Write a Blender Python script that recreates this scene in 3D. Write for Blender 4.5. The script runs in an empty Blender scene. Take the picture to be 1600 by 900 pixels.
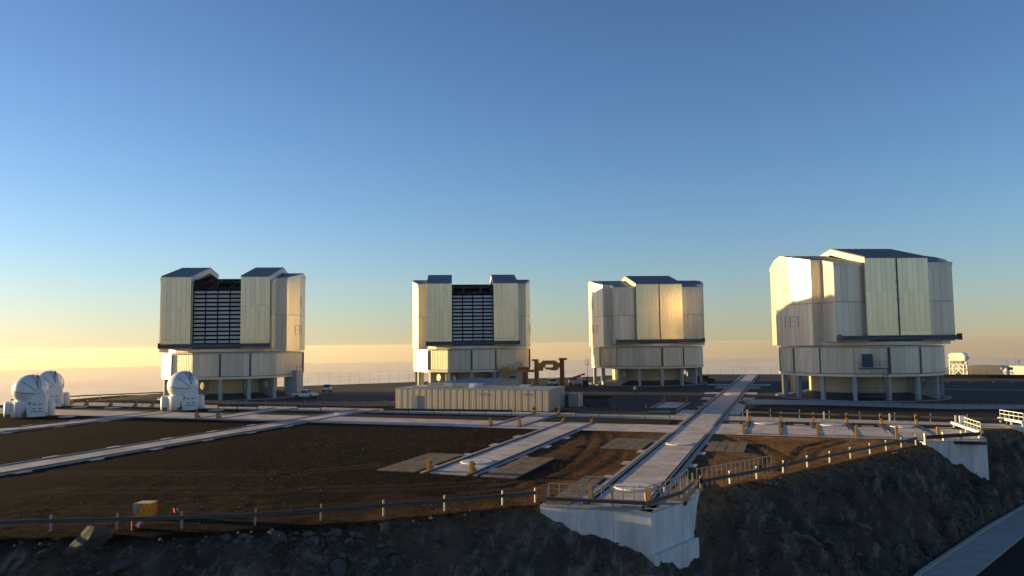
import bpy, math, random
import numpy as np
from mathutils import Matrix, Vector
random.seed(7); rng = np.random.default_rng(7)
R = math.radians
sc = bpy.context.scene
C = sc.collection

# ------------------------------------------------------------------ camera, sky, sun, exposure
SUN_AZ = 3.3        # light travels towards +x, turned this many degrees towards +y
SUN_EL = 4.7
cam_d = bpy.data.cameras.new('camera'); cam = bpy.data.objects.new('camera', cam_d); C.objects.link(cam)
cx_ = Vector((0.93984293, 0.34140879, -0.01163248)); cy_ = Vector((0.03606401, -0.0653013, 0.99721368)); cz_ = Vector((0.3396979, -0.93764374, -0.07368553))
M = Matrix((cx_, cy_, cz_)).transposed().to_4x4(); M.translation = (99.046, -152.662, 10.826)
cam.matrix_world = M
cam_d.sensor_width = 36; cam_d.lens = 36*1177.94/1600; cam_d.clip_start = .5; cam_d.clip_end = 300000
sc.camera = cam

w = bpy.data.worlds.new('World'); sc.world = w; w.use_nodes = True
nt = w.node_tree; nt.nodes.clear()
sky = nt.nodes.new('ShaderNodeTexSky'); sky.sky_type = 'NISHITA'; sky.sun_disc = False
sdir = Vector((-math.cos(R(SUN_AZ))*math.cos(R(SUN_EL)), -math.sin(R(SUN_AZ))*math.cos(R(SUN_EL)), math.sin(R(SUN_EL))))
sky.sun_elevation = R(SUN_EL); sky.sun_rotation = math.atan2(sdir.x, sdir.y)
sky.altitude = 2400; sky.air_density = 1.2; sky.dust_density = 1.5; sky.ozone_density = 3.3
tc = nt.nodes.new('ShaderNodeTexCoord')
sep = nt.nodes.new('ShaderNodeSeparateXYZ'); cmb = nt.nodes.new('ShaderNodeCombineXYZ')   # the horizon dips below eye level from this height
def wmath(op, a, v, clamp=False):
    n = nt.nodes.new('ShaderNodeMath'); n.operation = op; n.inputs[1].default_value = v; nt.links.new(a, n.inputs[0]); return n.outputs[0]
bg = nt.nodes.new('ShaderNodeBackground'); bg.inputs[1].default_value = .08
wo = nt.nodes.new('ShaderNodeOutputWorld')
nt.links.new(tc.outputs['Generated'], sep.inputs[0]); nt.links.new(sep.outputs[0], cmb.inputs[0]); nt.links.new(sep.outputs[1], cmb.inputs[1])
nt.links.new(wmath('ADD', wmath('MULTIPLY', wmath('POWER', wmath('MAXIMUM', wmath('ADD', sep.outputs[2], .03), 0.), 1.35), 1.3), .0055), cmb.inputs[2]); nt.links.new(cmb.outputs[0], sky.inputs[0])
tint = nt.nodes.new('ShaderNodeMix'); tint.data_type = 'RGBA'; tint.blend_type = 'MULTIPLY'; tint.inputs[0].default_value = 1; tint.inputs[7].default_value = (1.15, .96, .98, 1)
nt.links.new(sky.outputs[0], tint.inputs[6]); nt.links.new(tint.outputs[2], bg.inputs[0]); nt.links.new(bg.outputs[0], wo.inputs[0])

sl = bpy.data.lights.new('sun', 'SUN'); sl.energy = 3.3; sl.angle = R(.5); sl.color = (1, .75, .30)
so = bpy.data.objects.new('sun', sl); C.objects.link(so)
so.rotation_euler = sdir.to_track_quat('Z', 'Y').to_euler(); so.location = (-200, -20, 80)

sc.view_settings.view_transform = 'Standard'; sc.view_settings.look = 'None'
sc.view_settings.exposure = 1.8; sc.view_settings.gamma = 1; sc.view_settings.use_curve_mapping = False
sc.cycles.max_bounces = 8; sc.cycles.volume_bounces = 0
sc.cycles.use_denoising = True
sc.cycles.blur_glossy = .5

# ------------------------------------------------------------------ materials
MAT = {}
def mat(name, col, rough=.7, metal=0., var=.0, vscale=1., bump=0., bscale=5., col2=None, stretch=(1,1,1), rnd=0., ribs=0, coord='Object', spec=.5, detail=6):
    m = bpy.data.materials.new(name); m.use_nodes = True; n = m.node_tree; N = n.nodes; L = n.links
    b = N['Principled BSDF']; b.inputs['Roughness'].default_value = rough; b.inputs['Metallic'].default_value = metal
    b.inputs['Specular IOR Level'].default_value = spec if rough < .78 else min(spec, .12)
    b.inputs['Base Color'].default_value = (*col, 1)
    t = N.new('ShaderNodeTexCoord'); mp = N.new('ShaderNodeMapping'); mp.inputs['Scale'].default_value = stretch
    csrc = N.new('ShaderNodeNewGeometry').outputs['Position'] if coord == 'World' else t.outputs[coord]
    L.new(csrc, mp.inputs[0])
    out = None
    if var or col2:
        nz = N.new('ShaderNodeTexNoise'); nz.inputs['Scale'].default_value = vscale; nz.inputs['Detail'].default_value = detail; nz.inputs['Roughness'].default_value = .62
        L.new(mp.outputs[0], nz.inputs['Vector'])
        rp = N.new('ShaderNodeMapRange'); rp.inputs[1].default_value = .33; rp.inputs[2].default_value = .67
        L.new(nz.outputs['Fac'], rp.inputs[0])
        mx = N.new('ShaderNodeMix'); mx.data_type = 'RGBA'
        c2 = col2 or tuple(c*(1-var) for c in col)
        mx.inputs[6].default_value = (*col, 1); mx.inputs[7].default_value = (*c2, 1)
        L.new(rp.outputs[0], mx.inputs[0]); out = mx.outputs[2]
    if rnd:
        oi = N.new('ShaderNodeObjectInfo'); r2 = N.new('ShaderNodeMapRange'); r2.inputs[3].default_value = 1-rnd; r2.inputs[4].default_value = 1+rnd*.5
        L.new(oi.outputs['Random'], r2.inputs[0])
        mm = N.new('ShaderNodeMix'); mm.data_type = 'RGBA'; mm.blend_type = 'MULTIPLY'; mm.inputs[0].default_value = 1
        if out: L.new(out, mm.inputs[6])
        else: mm.inputs[6].default_value = (*col, 1)
        L.new(r2.outputs[0], mm.inputs[7]); out = mm.outputs[2]
    if out: L.new(out, b.inputs['Base Color'])
    nrm = None
    if ribs:
        sx = N.new('ShaderNodeSeparateXYZ'); L.new(t.outputs['Generated'], sx.inputs[0])
        mu = N.new('ShaderNodeMath'); mu.operation = 'MULTIPLY'; mu.inputs[1].default_value = ribs*2*math.pi; L.new(sx.outputs[0], mu.inputs[0])
        sn = N.new('ShaderNodeMath'); sn.operation = 'SINE'; L.new(mu.outputs[0], sn.inputs[0])
        cl = N.new('ShaderNodeMath'); cl.operation = 'MULTIPLY'; cl.use_clamp = True; cl.inputs[1].default_value = 2.5; L.new(sn.outputs[0], cl.inputs[0])
        bp = N.new('ShaderNodeBump'); bp.inputs['Strength'].default_value = .5; bp.inputs['Distance'].default_value = .03
        L.new(cl.outputs[0], bp.inputs['Height']); nrm = bp.outputs[0]
    if bump:
        n2 = N.new('ShaderNodeTexNoise'); n2.inputs['Scale'].default_value = bscale; n2.inputs['Detail'].default_value = 8; n2.inputs['Roughness'].default_value = .7
        L.new(csrc, n2.inputs['Vector'])
        bp = N.new('ShaderNodeBump'); bp.inputs['Strength'].default_value = 1; bp.inputs['Distance'].default_value = bump
        L.new(n2.outputs['Fac'], bp.inputs['Height'])
        if nrm: L.new(nrm, bp.inputs['Normal'])
        nrm = bp.outputs[0]
    if nrm: L.new(nrm, b.inputs['Normal'])
    MAT[name] = m; return m
mat('wall', (.80,.695,.54), .34, .3, var=.13, vscale=1.1, stretch=(1.2,1.2,.12), rnd=.13, ribs=4, coord='World')
mat('door', (.85,.715,.49), .26, .7, var=.10, vscale=1.1, stretch=(1.2,1.2,.12), rnd=.09, ribs=5, coord='World')
mat('backing', (.20,.19,.17), .6, .2)
mat('trim', (.74,.66,.54), .45, .3, var=.15, vscale=.8)
mat('roof', (.17,.17,.175), .5, .3, var=.15, vscale=.5)
mat('beam', (.075,.10,.135), .5, .2, var=.3, vscale=.7)
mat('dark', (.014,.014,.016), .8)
mat('darksteel', (.04,.045,.055), .5, .4)
mat('louver', (.60,.55,.50), .4, .3, var=.1, rnd=.1, coord='World')
mat('cream', (.62,.50,.32), .6, .0, var=.12, vscale=.5)
mat('basewall', (.76,.655,.50), .42, .2, var=.15, vscale=.6, stretch=(2,2,.25), rnd=.16, ribs=3, coord='World')
mat('column', (.44,.43,.41), .7, var=.2, vscale=.8, bump=.01)
mat('skirt', (.055,.085,.105), .55, .1, var=.3, vscale=.4)
mat('kerb', (.42,.37,.33), .8, var=.2, vscale=.6, bump=.01)
mat('concrete', (.74,.60,.52), .85, var=.42, vscale=.45, bump=.02, bscale=6, rnd=.14, coord='World', col2=(.44,.345,.28))
mat('whitewall', (.78,.74,.70), .75, var=.34, vscale=.6, bump=.01, stretch=(1.5,1.5,.3), rnd=.05)
mat('paver', (.27,.19,.125), .9, var=.3, vscale=2, bump=.02, rnd=.2, coord='World')
mat('asphalt', (.075,.068,.066), .9, var=.35, vscale=.12, bump=.01, bscale=18, coord='World')
mat('darkgravel', (.030,.024,.020), .95, var=.35, vscale=.6, bump=.03, bscale=9, coord='World')
mat('whitegravel', (.66,.57,.48), .95, var=.6, vscale=1.7, bump=.06, bscale=4, coord='World')
mat('railsteel', (.16,.17,.19), .35, .8)
mat('railbed', (.05,.052,.06), .8, var=.3, vscale=.8)
mat('cover', (.74,.62,.57), .7, var=.12, vscale=.8)
mat('yellow', (.50,.22,.02), .55, var=.25, vscale=3)
mat('gantry', (.62,.30,.05), .6, var=.35, vscale=.8)
mat('gantryred', (.38,.09,.03), .6, var=.3, vscale=.8)
mat('galv', (.105,.10,.092), .55, .15, var=.25, vscale=1.2)
mat('galvpost', (.36,.33,.29), .5, .3, var=.25, vscale=2)
mat('blackband', (.01,.01,.012), .6)
mat('handrail', (.36,.32,.25), .45, .3)
mat('white', (.78,.76,.72), .4, var=.06, vscale=.8)
mat('dome', (.76,.76,.76), .33, .1, var=.05, vscale=.6)
mat('seam', (.10,.11,.12), .6)
mat('vent', (.30,.32,.34), .6)
mat('black', (.012,.012,.012), .6)
mat('glass', (.02,.025,.03), .08, spec=.8)
mat('carpaint', (.78,.76,.73), .25, .0, spec=.6)
mat('tyre', (.012,.012,.012), .85)
mat('redpaint', (.50,.02,.015), .4)
mat('orange', (.62,.14,.03), .5)
mat('crate', (.85,.44,.04), .3, .35, col2=(.5,.2,.02), vscale=5, bump=.03, bscale=6)
mat('bluedoor', (.03,.07,.11), .5)
mat('labwall', (.46,.38,.30), .6, .15, var=.16, vscale=.7, stretch=(2,2,.3), rnd=.10, ribs=2, coord='World')
mat('labroof', (.32,.33,.36), .5, .2, var=.12, vscale=.4)
mat('rock', (.11,.096,.082), .95, var=.4, vscale=1.2, bump=.12, bscale=2.2)
mat('palerock', (.15,.14,.118), .95, var=.35, vscale=1.0, bump=.15, bscale=1.8)
mat('skin', (.36,.2,.13), .6); mat('jacket', (.42,.36,.27), .8); mat('trousers', (.02,.022,.03), .85); mat('hair', (.02,.013,.01), .7)

# ------------------------------------------------------------------ mesh helpers
class MB:
    def __init__(s): s.v = []; s.f = []
    def poly(s, pts, faces):
        o = len(s.v); s.v += [tuple(p) for p in pts]; s.f += [tuple(i+o for i in f) for f in faces]; return s
    def box(s, x0, x1, y0, y1, z0, z1):
        return s.poly([(x0,y0,z0),(x1,y0,z0),(x1,y1,z0),(x0,y1,z0),(x0,y0,z1),(x1,y0,z1),(x1,y1,z1),(x0,y1,z1)],
                      [(0,3,2,1),(4,5,6,7),(0,1,5,4),(1,2,6,5),(2,3,7,6),(3,0,4,7)])
    def prism(s, pts, z0, z1):           # pts CCW seen from above; z0/z1 number or function(x, y)
        a = z0 if callable(z0) else (lambda x, y: z0); b = z1 if callable(z1) else (lambda x, y: z1)
        n = len(pts)
        return s.poly([(x,y,a(x,y)) for x,y in pts]+[(x,y,b(x,y)) for x,y in pts],
                      [tuple(reversed(range(n))), tuple(range(n,2*n))]+[(i,(i+1)%n,n+(i+1)%n,n+i) for i in range(n)])
    def extr_x(s, prof, x0, x1):         # prof: (y, z) loop
        n = len(prof)
        return s.poly([(x0,y,z) for y,z in prof]+[(x1,y,z) for y,z in prof],
                      [tuple(range(n)), tuple(reversed(range(n,2*n)))]+[(i,n+i,n+(i+1)%n,(i+1)%n) for i in range(n)])
    def tube(s, pts, r, n=6, cap=True, r2=None):
        pts = [Vector(p) for p in pts]; o = len(s.v); k = len(pts)
        for i, p in enumerate(pts):
            d = (pts[min(i+1,k-1)]-pts[max(i-1,0)]).normalized()
            a = d.cross(Vector((0,0,1)))
            if a.length < 1e-3: a = Vector((1,0,0))
            a.normalize(); b = d.cross(a)
            rr = r if r2 is None else r+(r2-r)*i/(k-1)
            for j in range(n):
                t = 2*math.pi*j/n; s.v.append(tuple(p+a*math.cos(t)*rr+b*math.sin(t)*rr))
        for i in range(k-1):
            for j in range(n):
                s.f.append((o+i*n+j, o+i*n+(j+1)%n, o+(i+1)*n+(j+1)%n, o+(i+1)*n+j))
        if cap: s.f.append(tuple(o+j for j in range(n))); s.f.append(tuple(o+(k-1)*n+j for j in reversed(range(n))))
        return s
    def bar(s, a, b, wx, wz):            # rectangular bar between two points
        a = Vector(a); b = Vector(b); d = (b-a).normalized()
        u = d.cross(Vector((0,0,1)));  u = Vector((1,0,0)) if u.length < 1e-3 else u.normalized()
        v = u.cross(d); o = []
        for p in (a, b):
            for i, j in ((-1,-1),(1,-1),(1,1),(-1,1)): o.append(p+u*i*wx/2+v*j*wz/2)
        return s.poly(o, [(0,3,2,1),(4,5,6,7),(0,1,5,4),(1,2,6,5),(2,3,7,6),(3,0,4,7)])
    def lathe(s, prof, n=32, a0=0, a1=2*math.pi, c=(0,0)):
        full = abs(a1-a0-2*math.pi) < 1e-6; m = n if full else n+1; o = len(s.v); k = len(prof)
        for j in range(m):
            t = a0+(a1-a0)*j/n
            for r, z in prof: s.v.append((c[0]+r*math.cos(t), c[1]+r*math.sin(t), z))
        for j in range(n):
            for i in range(k-1):
                a = o+j*k+i; b = o+((j+1) % m)*k+i
                s.f.append((a, b, b+1, a+1))
        return s
    def mesh(s, name, m, smooth=False):
        me = bpy.data.meshes.new(name); me.from_pydata(s.v, [], s.f); me.validate(); me.materials.append(MAT[m] if isinstance(m, str) else m)
        if smooth: me.polygons.foreach_set('use_smooth', [True]*len(me.polygons))
        me.update(); return me
    def build(s, name, m, parent=None, smooth=False, loc=(0,0,0), rz=0):
        return link(name, s.mesh(name, m, smooth), parent, loc, rz)
def link(name, me, parent=None, loc=(0,0,0), rz=0, scale=None):
    o = bpy.data.objects.new(name, me); C.objects.link(o); o.parent = parent; o.location = loc; o.rotation_euler = (0,0,rz)
    if scale: o.scale = scale
    return o
def tag(o, label, cat, group=None):
    o['label'] = label; o['category'] = cat
    if group: o['group'] = group
    return o
def thing(name, label, cat, loc=(0,0,0), rz=0, group=None):
    o = bpy.data.objects.new(name, None); C.objects.link(o); o.location = loc; o.rotation_euler = (0,0,rz); o.empty_display_size = .5
    return tag(o, label, cat, group)
def structure(o): o['kind'] = 'structure'; return o
def stuff(o): o['kind'] = 'stuff'; return o
CACHE = {}
def cached(key, fn):
    if key not in CACHE: CACHE[key] = fn()
    return CACHE[key]
def unit(m): return cached('unit_'+m, lambda: MB().box(-.5,.5,-.5,.5,-.5,.5).mesh('panel', m))
def copy_tree(o, parent=None):
    c = o.copy(); C.objects.link(c); c.parent = parent
    for ch in o.children: copy_tree(ch, c)
    return c

# ------------------------------------------------------------------ terrain
def vnoise(x, y, seed=0):
    def h(ix, iy):
        n = (ix*374761393+iy*668265263+seed*1274126177) & 0xffffffff
        n = ((n ^ (n >> 13))*1274126177) & 0xffffffff
        return ((n ^ (n >> 16)) & 0xffff)/65535.
    x = np.asarray(x, float); y = np.asarray(y, float)
    ix = np.floor(x).astype(np.int64); iy = np.floor(y).astype(np.int64); fx = x-ix; fy = y-iy
    fx = fx*fx*(3-2*fx); fy = fy*fy*(3-2*fy)
    return (h(ix,iy)*(1-fx)+h(ix+1,iy)*fx)*(1-fy)+(h(ix,iy+1)*(1-fx)+h(ix+1,iy+1)*fx)*fy-.5
def fbm(x, y, oct=5, seed=0, gain=.5):
    s = 0; a = 1; f = 1
    for i in range(oct): s = s+a*vnoise(x*f, y*f, seed+i); a *= gain; f *= 2.03
    return s
EDGE = [(-60,-176),(20,-139),(53,-122.2),(64.5,-117.4),(74.5,-110.8),(82.6,-103.6),(92.9,-95.9),(98.6,-86.6),(104.6,-76.6),(111.9,-64.0),(118.8,-49.6),
        (123.4,-46.6),(131,-35),(165,-22),(205,20),(200,120),(150,122),(60,112),(2,60),(-40,14),(-48,-20),(-50,-48),(-62,-90),(-90,-130)]
def sdist(x, y):
    x = np.asarray(x, float); y = np.asarray(y, float); best = np.full(x.shape, 1e18); ins = np.zeros(x.shape, bool); n = len(EDGE)
    for i in range(n):
        ax, ay = EDGE[i]; bx, by = EDGE[(i+1) % n]; dx = bx-ax; dy = by-ay
        t = np.clip(((x-ax)*dx+(y-ay)*dy)/(dx*dx+dy*dy), 0, 1)
        best = np.minimum(best, (x-ax-t*dx)**2+(y-ay-t*dy)**2)
        c = ((ay > y) != (by > y)) & (x < (bx-ax)*(y-ay)/(by-ay+1e-12)+ax); ins ^= c
    return np.where(ins, -1, 1)*np.sqrt(best)
GP = [(98.5,-113),(103.6,-99.5),(107.6,-88.9),(115.6,-71.9),(121.6,-60.2),(130,-48.5)]
def gutter_side(x, y):
    best = np.full(np.shape(x), 1e9); sg = np.full(np.shape(x), -1e9)
    for (ax,ay),(bx,by) in zip(GP, GP[1:]):
        dx = bx-ax; dy = by-ay; l = math.hypot(dx, dy); t = np.clip(((x-ax)*dx+(y-ay)*dy)/(l*l), 0, 1)
        dist = np.hypot(x-ax-t*dx, y-ay-t*dy); s_ = ((x-ax)*dy-(y-ay)*dx)/l
        k = dist < best; best = np.where(k, dist, best); sg = np.where(k, np.sign(s_)*dist, sg)
    return sg
def height(x, y):
    x = np.asarray(x, float); y = np.asarray(y, float); d = sdist(x, y)
    dd = d+.9*fbm(x*.35, y*.35, 4, 3)*np.clip(d/1.5, 0, 1)
    base = -np.interp(dd, [0, .6, 8.6, 9.2, 24, 40, 300, 1000, 6500, 80000], [0, .25, 6.75, 7.0, 7.2, 16, 150, 420, 2605, 2650])
    base = base-2.3*np.exp(-((x-94.2)**2+(y+99.8)**2)/(2*2.2**2))+1.25*np.exp(-((x-90.0)**2+(y+105.6)**2)/(2*2.2**2))-1.1*np.exp(-((x-117)**2+(y+61)**2)/(2*2.8**2))
    k = np.clip(d/2.5, 0, 1)*np.clip((9.3-d)/1.2, 0, 1)+np.clip((d-26)/20, 0, 1)
    k = k*(1-.8*np.exp(-((x-90)**2+(y+102)**2)/(2*4.5**2)))
    # slanting rock ribs
    u = x*.8+y*.6; v = -x*.6+y*.8
    rib = 1-np.abs(fbm(u*.42+.25*v, v*.10, 4, 11))*2.6
    rock = .75*fbm(x*.5, y*.5, 5, 21, .62)+1.15*(rib-.6)*np.clip((x-90)/8, .25, 1)+.55*fbm(x*1.5, y*1.5, 4, 31, .65)-.25*np.abs(fbm(x*.9, y*.9, 3, 37))
    flat = -.05+.05*fbm(x*.9, y*.9, 4, 41)
    h = base+np.where(d < 0, flat, flat*np.clip(1-d, 0, 1))+k*rock
    g = gutter_side(x, y)
    return np.where((g > -.35) & (g < 14), np.minimum(h, -6.75-np.clip((g+.35)*1.5, 0, .5)), h)
PATHS = [[(30,-106),(44,-101),(58,-97.5),(63,-92)],[(58,-110),(60,-108),(63,-108.5),(63.5,-111)],[(79,-63),(81.5,-72),(83,-82),(82.5,-91)],[(93.5,-63.5),(96,-70),(98,-77),(97.5,-84)],[(104,-63),(101,-70),(100,-78)],[(52,-113.5),(64,-110.5),(73,-106),(79.5,-98),(81,-90),(80.5,-80),(79,-70),(77,-62)], [(45,-109),(60,-104.5),(70,-100.5),(77,-96),(80.5,-88)], [(40,-122),(55,-116.6),(66,-112.2),(76,-105)]]
def lines(a, b, lo, hi, step):
    L = list(np.arange(lo, hi+1e-6, step)); x = lo; s = step
    while x > a: s *= 1.22; x -= s; L.insert(0, x)
    x = hi; s = step
    while x < b: s *= 1.22; x += s; L.append(x)
    return np.array(L)
gx = lines(-6500, 6500, 46, 130, .32); gy = lines(-6500, 6500, -125, -44, .32)
X, Y = np.meshgrid(gx, gy); Z = height(X, Y)
path = np.zeros(X.shape)
for P in PATHS:
    pd = np.full(X.shape, 1e9)
    for (ax,ay),(bx,by) in zip(P, P[1:]):
        dx = bx-ax; dy = by-ay; t = np.clip(((X-ax)*dx+(Y-ay)*dy)/(dx*dx+dy*dy), 0, 1)
        pd = np.minimum(pd, np.hypot(X-ax-t*dx, Y-ay-t*dy))
    path = np.maximum(path, np.exp(-((pd-.85)/.28)**2)*1.0+np.exp(-(pd/1.5)**2)*.35)
Z = Z-.05*np.clip(path, 0, 1)*(sdist(X, Y) < 0)
ny, nx = X.shape; idx = np.arange(nx*ny).reshape(ny, nx)
F = np.stack([idx[:-1,:-1], idx[:-1,1:], idx[1:,1:], idx[1:,:-1]], -1).reshape(-1, 4)
me = bpy.data.meshes.new('ground'); me.from_pydata(np.stack([X, Y, Z], -1).reshape(-1, 3).tolist(), [], F.tolist())
at = me.attributes.new('path', 'FLOAT', 'POINT'); at.data.foreach_set('value', np.clip(path, 0, 1).ravel().astype(np.float32))
D = sdist(X, Y); at = me.attributes.new('slope', 'FLOAT', 'POINT'); at.data.foreach_set('value', np.clip((D-.3)/1.2, 0, 1).ravel().astype(np.float32))
me.polygons.foreach_set('use_smooth', [True]*len(me.polygons))
m = bpy.data.materials.new('soil'); m.use_nodes = True; N = m.node_tree.nodes; L = m.node_tree.links; b = N['Principled BSDF']
b.inputs['Roughness'].default_value = .95; b.inputs['Specular IOR Level'].default_value = .02
t = N.new('ShaderNodeTexCoord')
def noise(scale, detail=8, rough=.65):
    n = N.new('ShaderNodeTexNoise'); n.inputs['Scale'].default_value = scale; n.inputs['Detail'].default_value = detail; n.inputs['Roughness'].default_value = rough
    L.new(t.outputs['Object'], n.inputs['Vector']); return n.outputs['Fac']
def mixc(f, a, c):
    mx = N.new('ShaderNodeMix'); mx.data_type = 'RGBA'
    L.new(f, mx.inputs[0])
    for s, i in ((a, 6), (c, 7)):
        if isinstance(s, tuple): mx.inputs[i].default_value = (*s, 1)
        else: L.new(s, mx.inputs[i])
    return mx.outputs[2]
def rng_(f, a, c, d=0, e=1):
    r = N.new('ShaderNodeMapRange'); L.new(f, r.inputs[0])
    for i, q in enumerate((a, c, d, e)): r.inputs[i+1].default_value = q
    return r.outputs[0]
sx_ = N.new('ShaderNodeSeparateXYZ'); L.new(t.outputs['Object'], sx_.inputs[0])
ad = N.new('ShaderNodeMath'); ad.operation = 'MULTIPLY_ADD'; ad.inputs[1].default_value = 40.; L.new(noise(.05), ad.inputs[0]); L.new(sx_.outputs[0], ad.inputs[2])
dugc = mixc(rng_(noise(.25), .38, .62), (.42,.205,.09), (.25,.13,.06))       # dug-over brown earth on the right, compacted dark gravel on the left
flatc = mixc(rng_(ad.outputs[0], 92, 112), mixc(rng_(noise(.13), .38, .62), (.031,.0205,.0148), (.0175,.0125,.0098)), dugc)
flatc = mixc(rng_(noise(1.9, 8, .75), .50, .64), flatc, (.012,.0085,.0065))
flatc = mixc(rng_(noise(4.5, 5, .7), .54, .70, 0, .8), flatc, (.11,.06,.032))
pa = N.new('ShaderNodeAttribute'); pa.attribute_name = 'path'
flatc = mixc(rng_(pa.outputs['Fac'], 0, 1, 0, .85), flatc, (.068,.042,.027))
rockc = mixc(rng_(noise(.35), .38, .62), (.17,.128,.094), (.085,.070,.058))
rockc = mixc(rng_(noise(1.1, 8, .7), .54, .72), rockc, (.25,.21,.165))
mpr = N.new('ShaderNodeMapping'); mpr.inputs['Rotation'].default_value = (0,0,R(-37)); mpr.inputs['Scale'].default_value = (1.1,.22,.5); L.new(t.outputs['Object'], mpr.inputs[0])
nst = N.new('ShaderNodeTexNoise'); nst.inputs['Scale'].default_value = .9; nst.inputs['Detail'].default_value = 9; nst.inputs['Roughness'].default_value = .7; L.new(mpr.outputs[0], nst.inputs['Vector'])
rockc = mixc(rng_(nst.outputs['Fac'], .52, .68, 0, .9), rockc, (.36,.31,.235))
rockc = mixc(rng_(noise(5, 5), .58, .72), rockc, (.022,.018,.015))
sa = N.new('ShaderNodeAttribute'); sa.attribute_name = 'slope'
L.new(mixc(sa.outputs['Fac'], flatc, rockc), b.inputs['Base Color'])
bp = N.new('ShaderNodeBump'); bp.inputs['Distance'].default_value = .35; L.new(noise(2.2, 10, .72), bp.inputs['Height'])
bp2 = N.new('ShaderNodeBump'); bp2.inputs['Distance'].default_value = .14; L.new(noise(9, 6, .7), bp2.inputs['Height']); L.new(bp.outputs[0], bp2.inputs['Normal'])
L.new(bp2.outputs[0], b.inputs['Normal'])
me.materials.append(m)
structure(link('ground', me))

# sea, cloud deck, hills
mat('sea', (.05,.08,.11), .22, var=.3, vscale=.00012, spec=.5)
structure(MB().lathe([(0,-2600),(92000,-2600)], 96).build('sea', 'sea'))
nr, na = 110, 420
rr = np.geomspace(9000, 76000, nr); aa = np.linspace(R(70), R(285), na)     # low cloud over the ocean, seen from the summit
RR, AA = np.meshgrid(rr, aa, indexing='ij'); CXx = RR*np.cos(AA); CYy = RR*np.sin(AA)
wv = fbm(CXx/9000, CYy/9000, 3, 71)
CZ = -1650+170*fbm(CXx/6200+wv, CYy/6200, 5, 51)+110*np.abs(fbm(CXx/2300+2*wv, CYy/2300, 4, 61))
idx = np.arange(nr*na).reshape(nr, na); F = np.stack([idx[:-1,:-1], idx[1:,:-1], idx[1:,1:], idx[:-1,1:]], -1).reshape(-1, 4)
me = bpy.data.meshes.new('cloud_deck'); me.from_pydata(np.stack([CXx, CYy, CZ], -1).reshape(-1, 3).tolist(), [], F.tolist()); me.polygons.foreach_set('use_smooth', [True]*len(F))
mat('cloud', (.93,.92,.90), 1., spec=0); me.materials.append(MAT['cloud']); stuff(link('cloud_deck', me))
mat('hill', (.15,.105,.07), .95, var=.3, vscale=.002, spec=.1)
def hill(cx, cy, L, W, H, ang, seed, peak=.5, fall=200):
    n, k = 70, 26; u = np.linspace(0, 1, n); v = np.linspace(-1, 1, k); U, V = np.meshgrid(u, v, indexing='ij')
    ridge = H-fall*np.interp(U, [0, peak*.5, peak, (1+peak)/2, 1], [3., .55, 0, .6, 3.])+.35*fall*fbm(U*6, U*0+seed, 4, seed)
    z = -2600+(ridge+2600)*np.clip(1-np.abs(V)**1.15, 0, 1)+.4*fall*fbm(U*14, V*5, 5, seed+3)*(1-np.abs(V))*np.clip(np.abs(V)*6, 0, 1)
    x = (U-.5)*L; y = V*W; ca, sa_ = math.cos(ang), math.sin(ang)
    idx = np.arange(n*k).reshape(n, k); F = np.stack([idx[:-1,:-1], idx[1:,:-1], idx[1:,1:], idx[:-1,1:]], -1).reshape(-1, 4)
    me = bpy.data.meshes.new('hill'); me.from_pydata(np.stack([cx+x*ca-y*sa_, cy+x*sa_+y*ca, z], -1).reshape(-1, 3).tolist(), [], F.tolist())
    me.polygons.foreach_set('use_smooth', [True]*len(F)); me.materials.append(MAT['hill']); structure(link('hills', me))
hill(5900, 26000, 11000, 5000, -775, R(-14), 5, .45, 260)
hill(2120, 9200, 2900, 2200, -365, R(-13), 9, .4, 110)
hill(1440, 4700, 1500, 1300, -108, R(-14), 13, .5, 95)

# ------------------------------------------------------------------ telescope enclosures
BV = [(-11,-12.9),(11,-12.9),(11,-8.5),(13.0,-8.5),(14.6,-3),(14.6,3),(13.2,8.6),(9.6,12.4),(4,14.5),(-4,14.5),(-9.6,12.4),(-13.2,8.6),(-14.6,3),(-14.6,-3),(-13.0,-8.5),(-11,-8.5)]
def zr(y): return 27.0-.205*abs(y-.3)
SEG = [((4.9,-12.9),(11,-12.9))]+[(BV[i], BV[i+1]) for i in range(1, 15)]+[(BV[15], BV[0]), ((-11,-12.9),(-4.9,-12.9))]
def off(a, b, o, e=0):
    dx, dy = b[0]-a[0], b[1]-a[1]; l = math.hypot(dx, dy); nx_, ny_ = dy/l, -dx/l; tx, ty = dx/l, dy/l
    return (a[0]+nx_*o-tx*e, a[1]+ny_*o-ty*e), (b[0]+nx_*o+tx*e, b[1]+ny_*o+ty*e)
def body_core():
    m = MB()
    for a, b in SEG:
        i0, i1 = off(a, b, -.35); o0, o1 = off(a, b, -.06)
        m.prism([o0, o1, i1, i0], 10.6 if min(a[1], b[1]) < -8.6 else 9.9, lambda x, y: zr(y)-.06)
    m.prism([(-11,-12.9),(11,-12.9),(11,-8.5),(12.9,-8.5),(14.5,-3),(14.5,3),(13.1,8.5),(9.5,12.3),(4,14.4),(-4,14.4),(-9.5,12.3),(-13.1,8.5),(-14.5,3),(-14.5,-3),(-12.9,-8.5),(-11,-8.5)], 10.45, 10.6)
    return m.mesh('upper_body', 'backing')
def slit_lining():  # near-black colour puts the shade of the open interior into the lining
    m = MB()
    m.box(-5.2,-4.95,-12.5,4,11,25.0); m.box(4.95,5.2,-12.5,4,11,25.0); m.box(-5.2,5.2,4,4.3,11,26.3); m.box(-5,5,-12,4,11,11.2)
    return m.mesh('slit_lining', 'dark')
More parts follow.
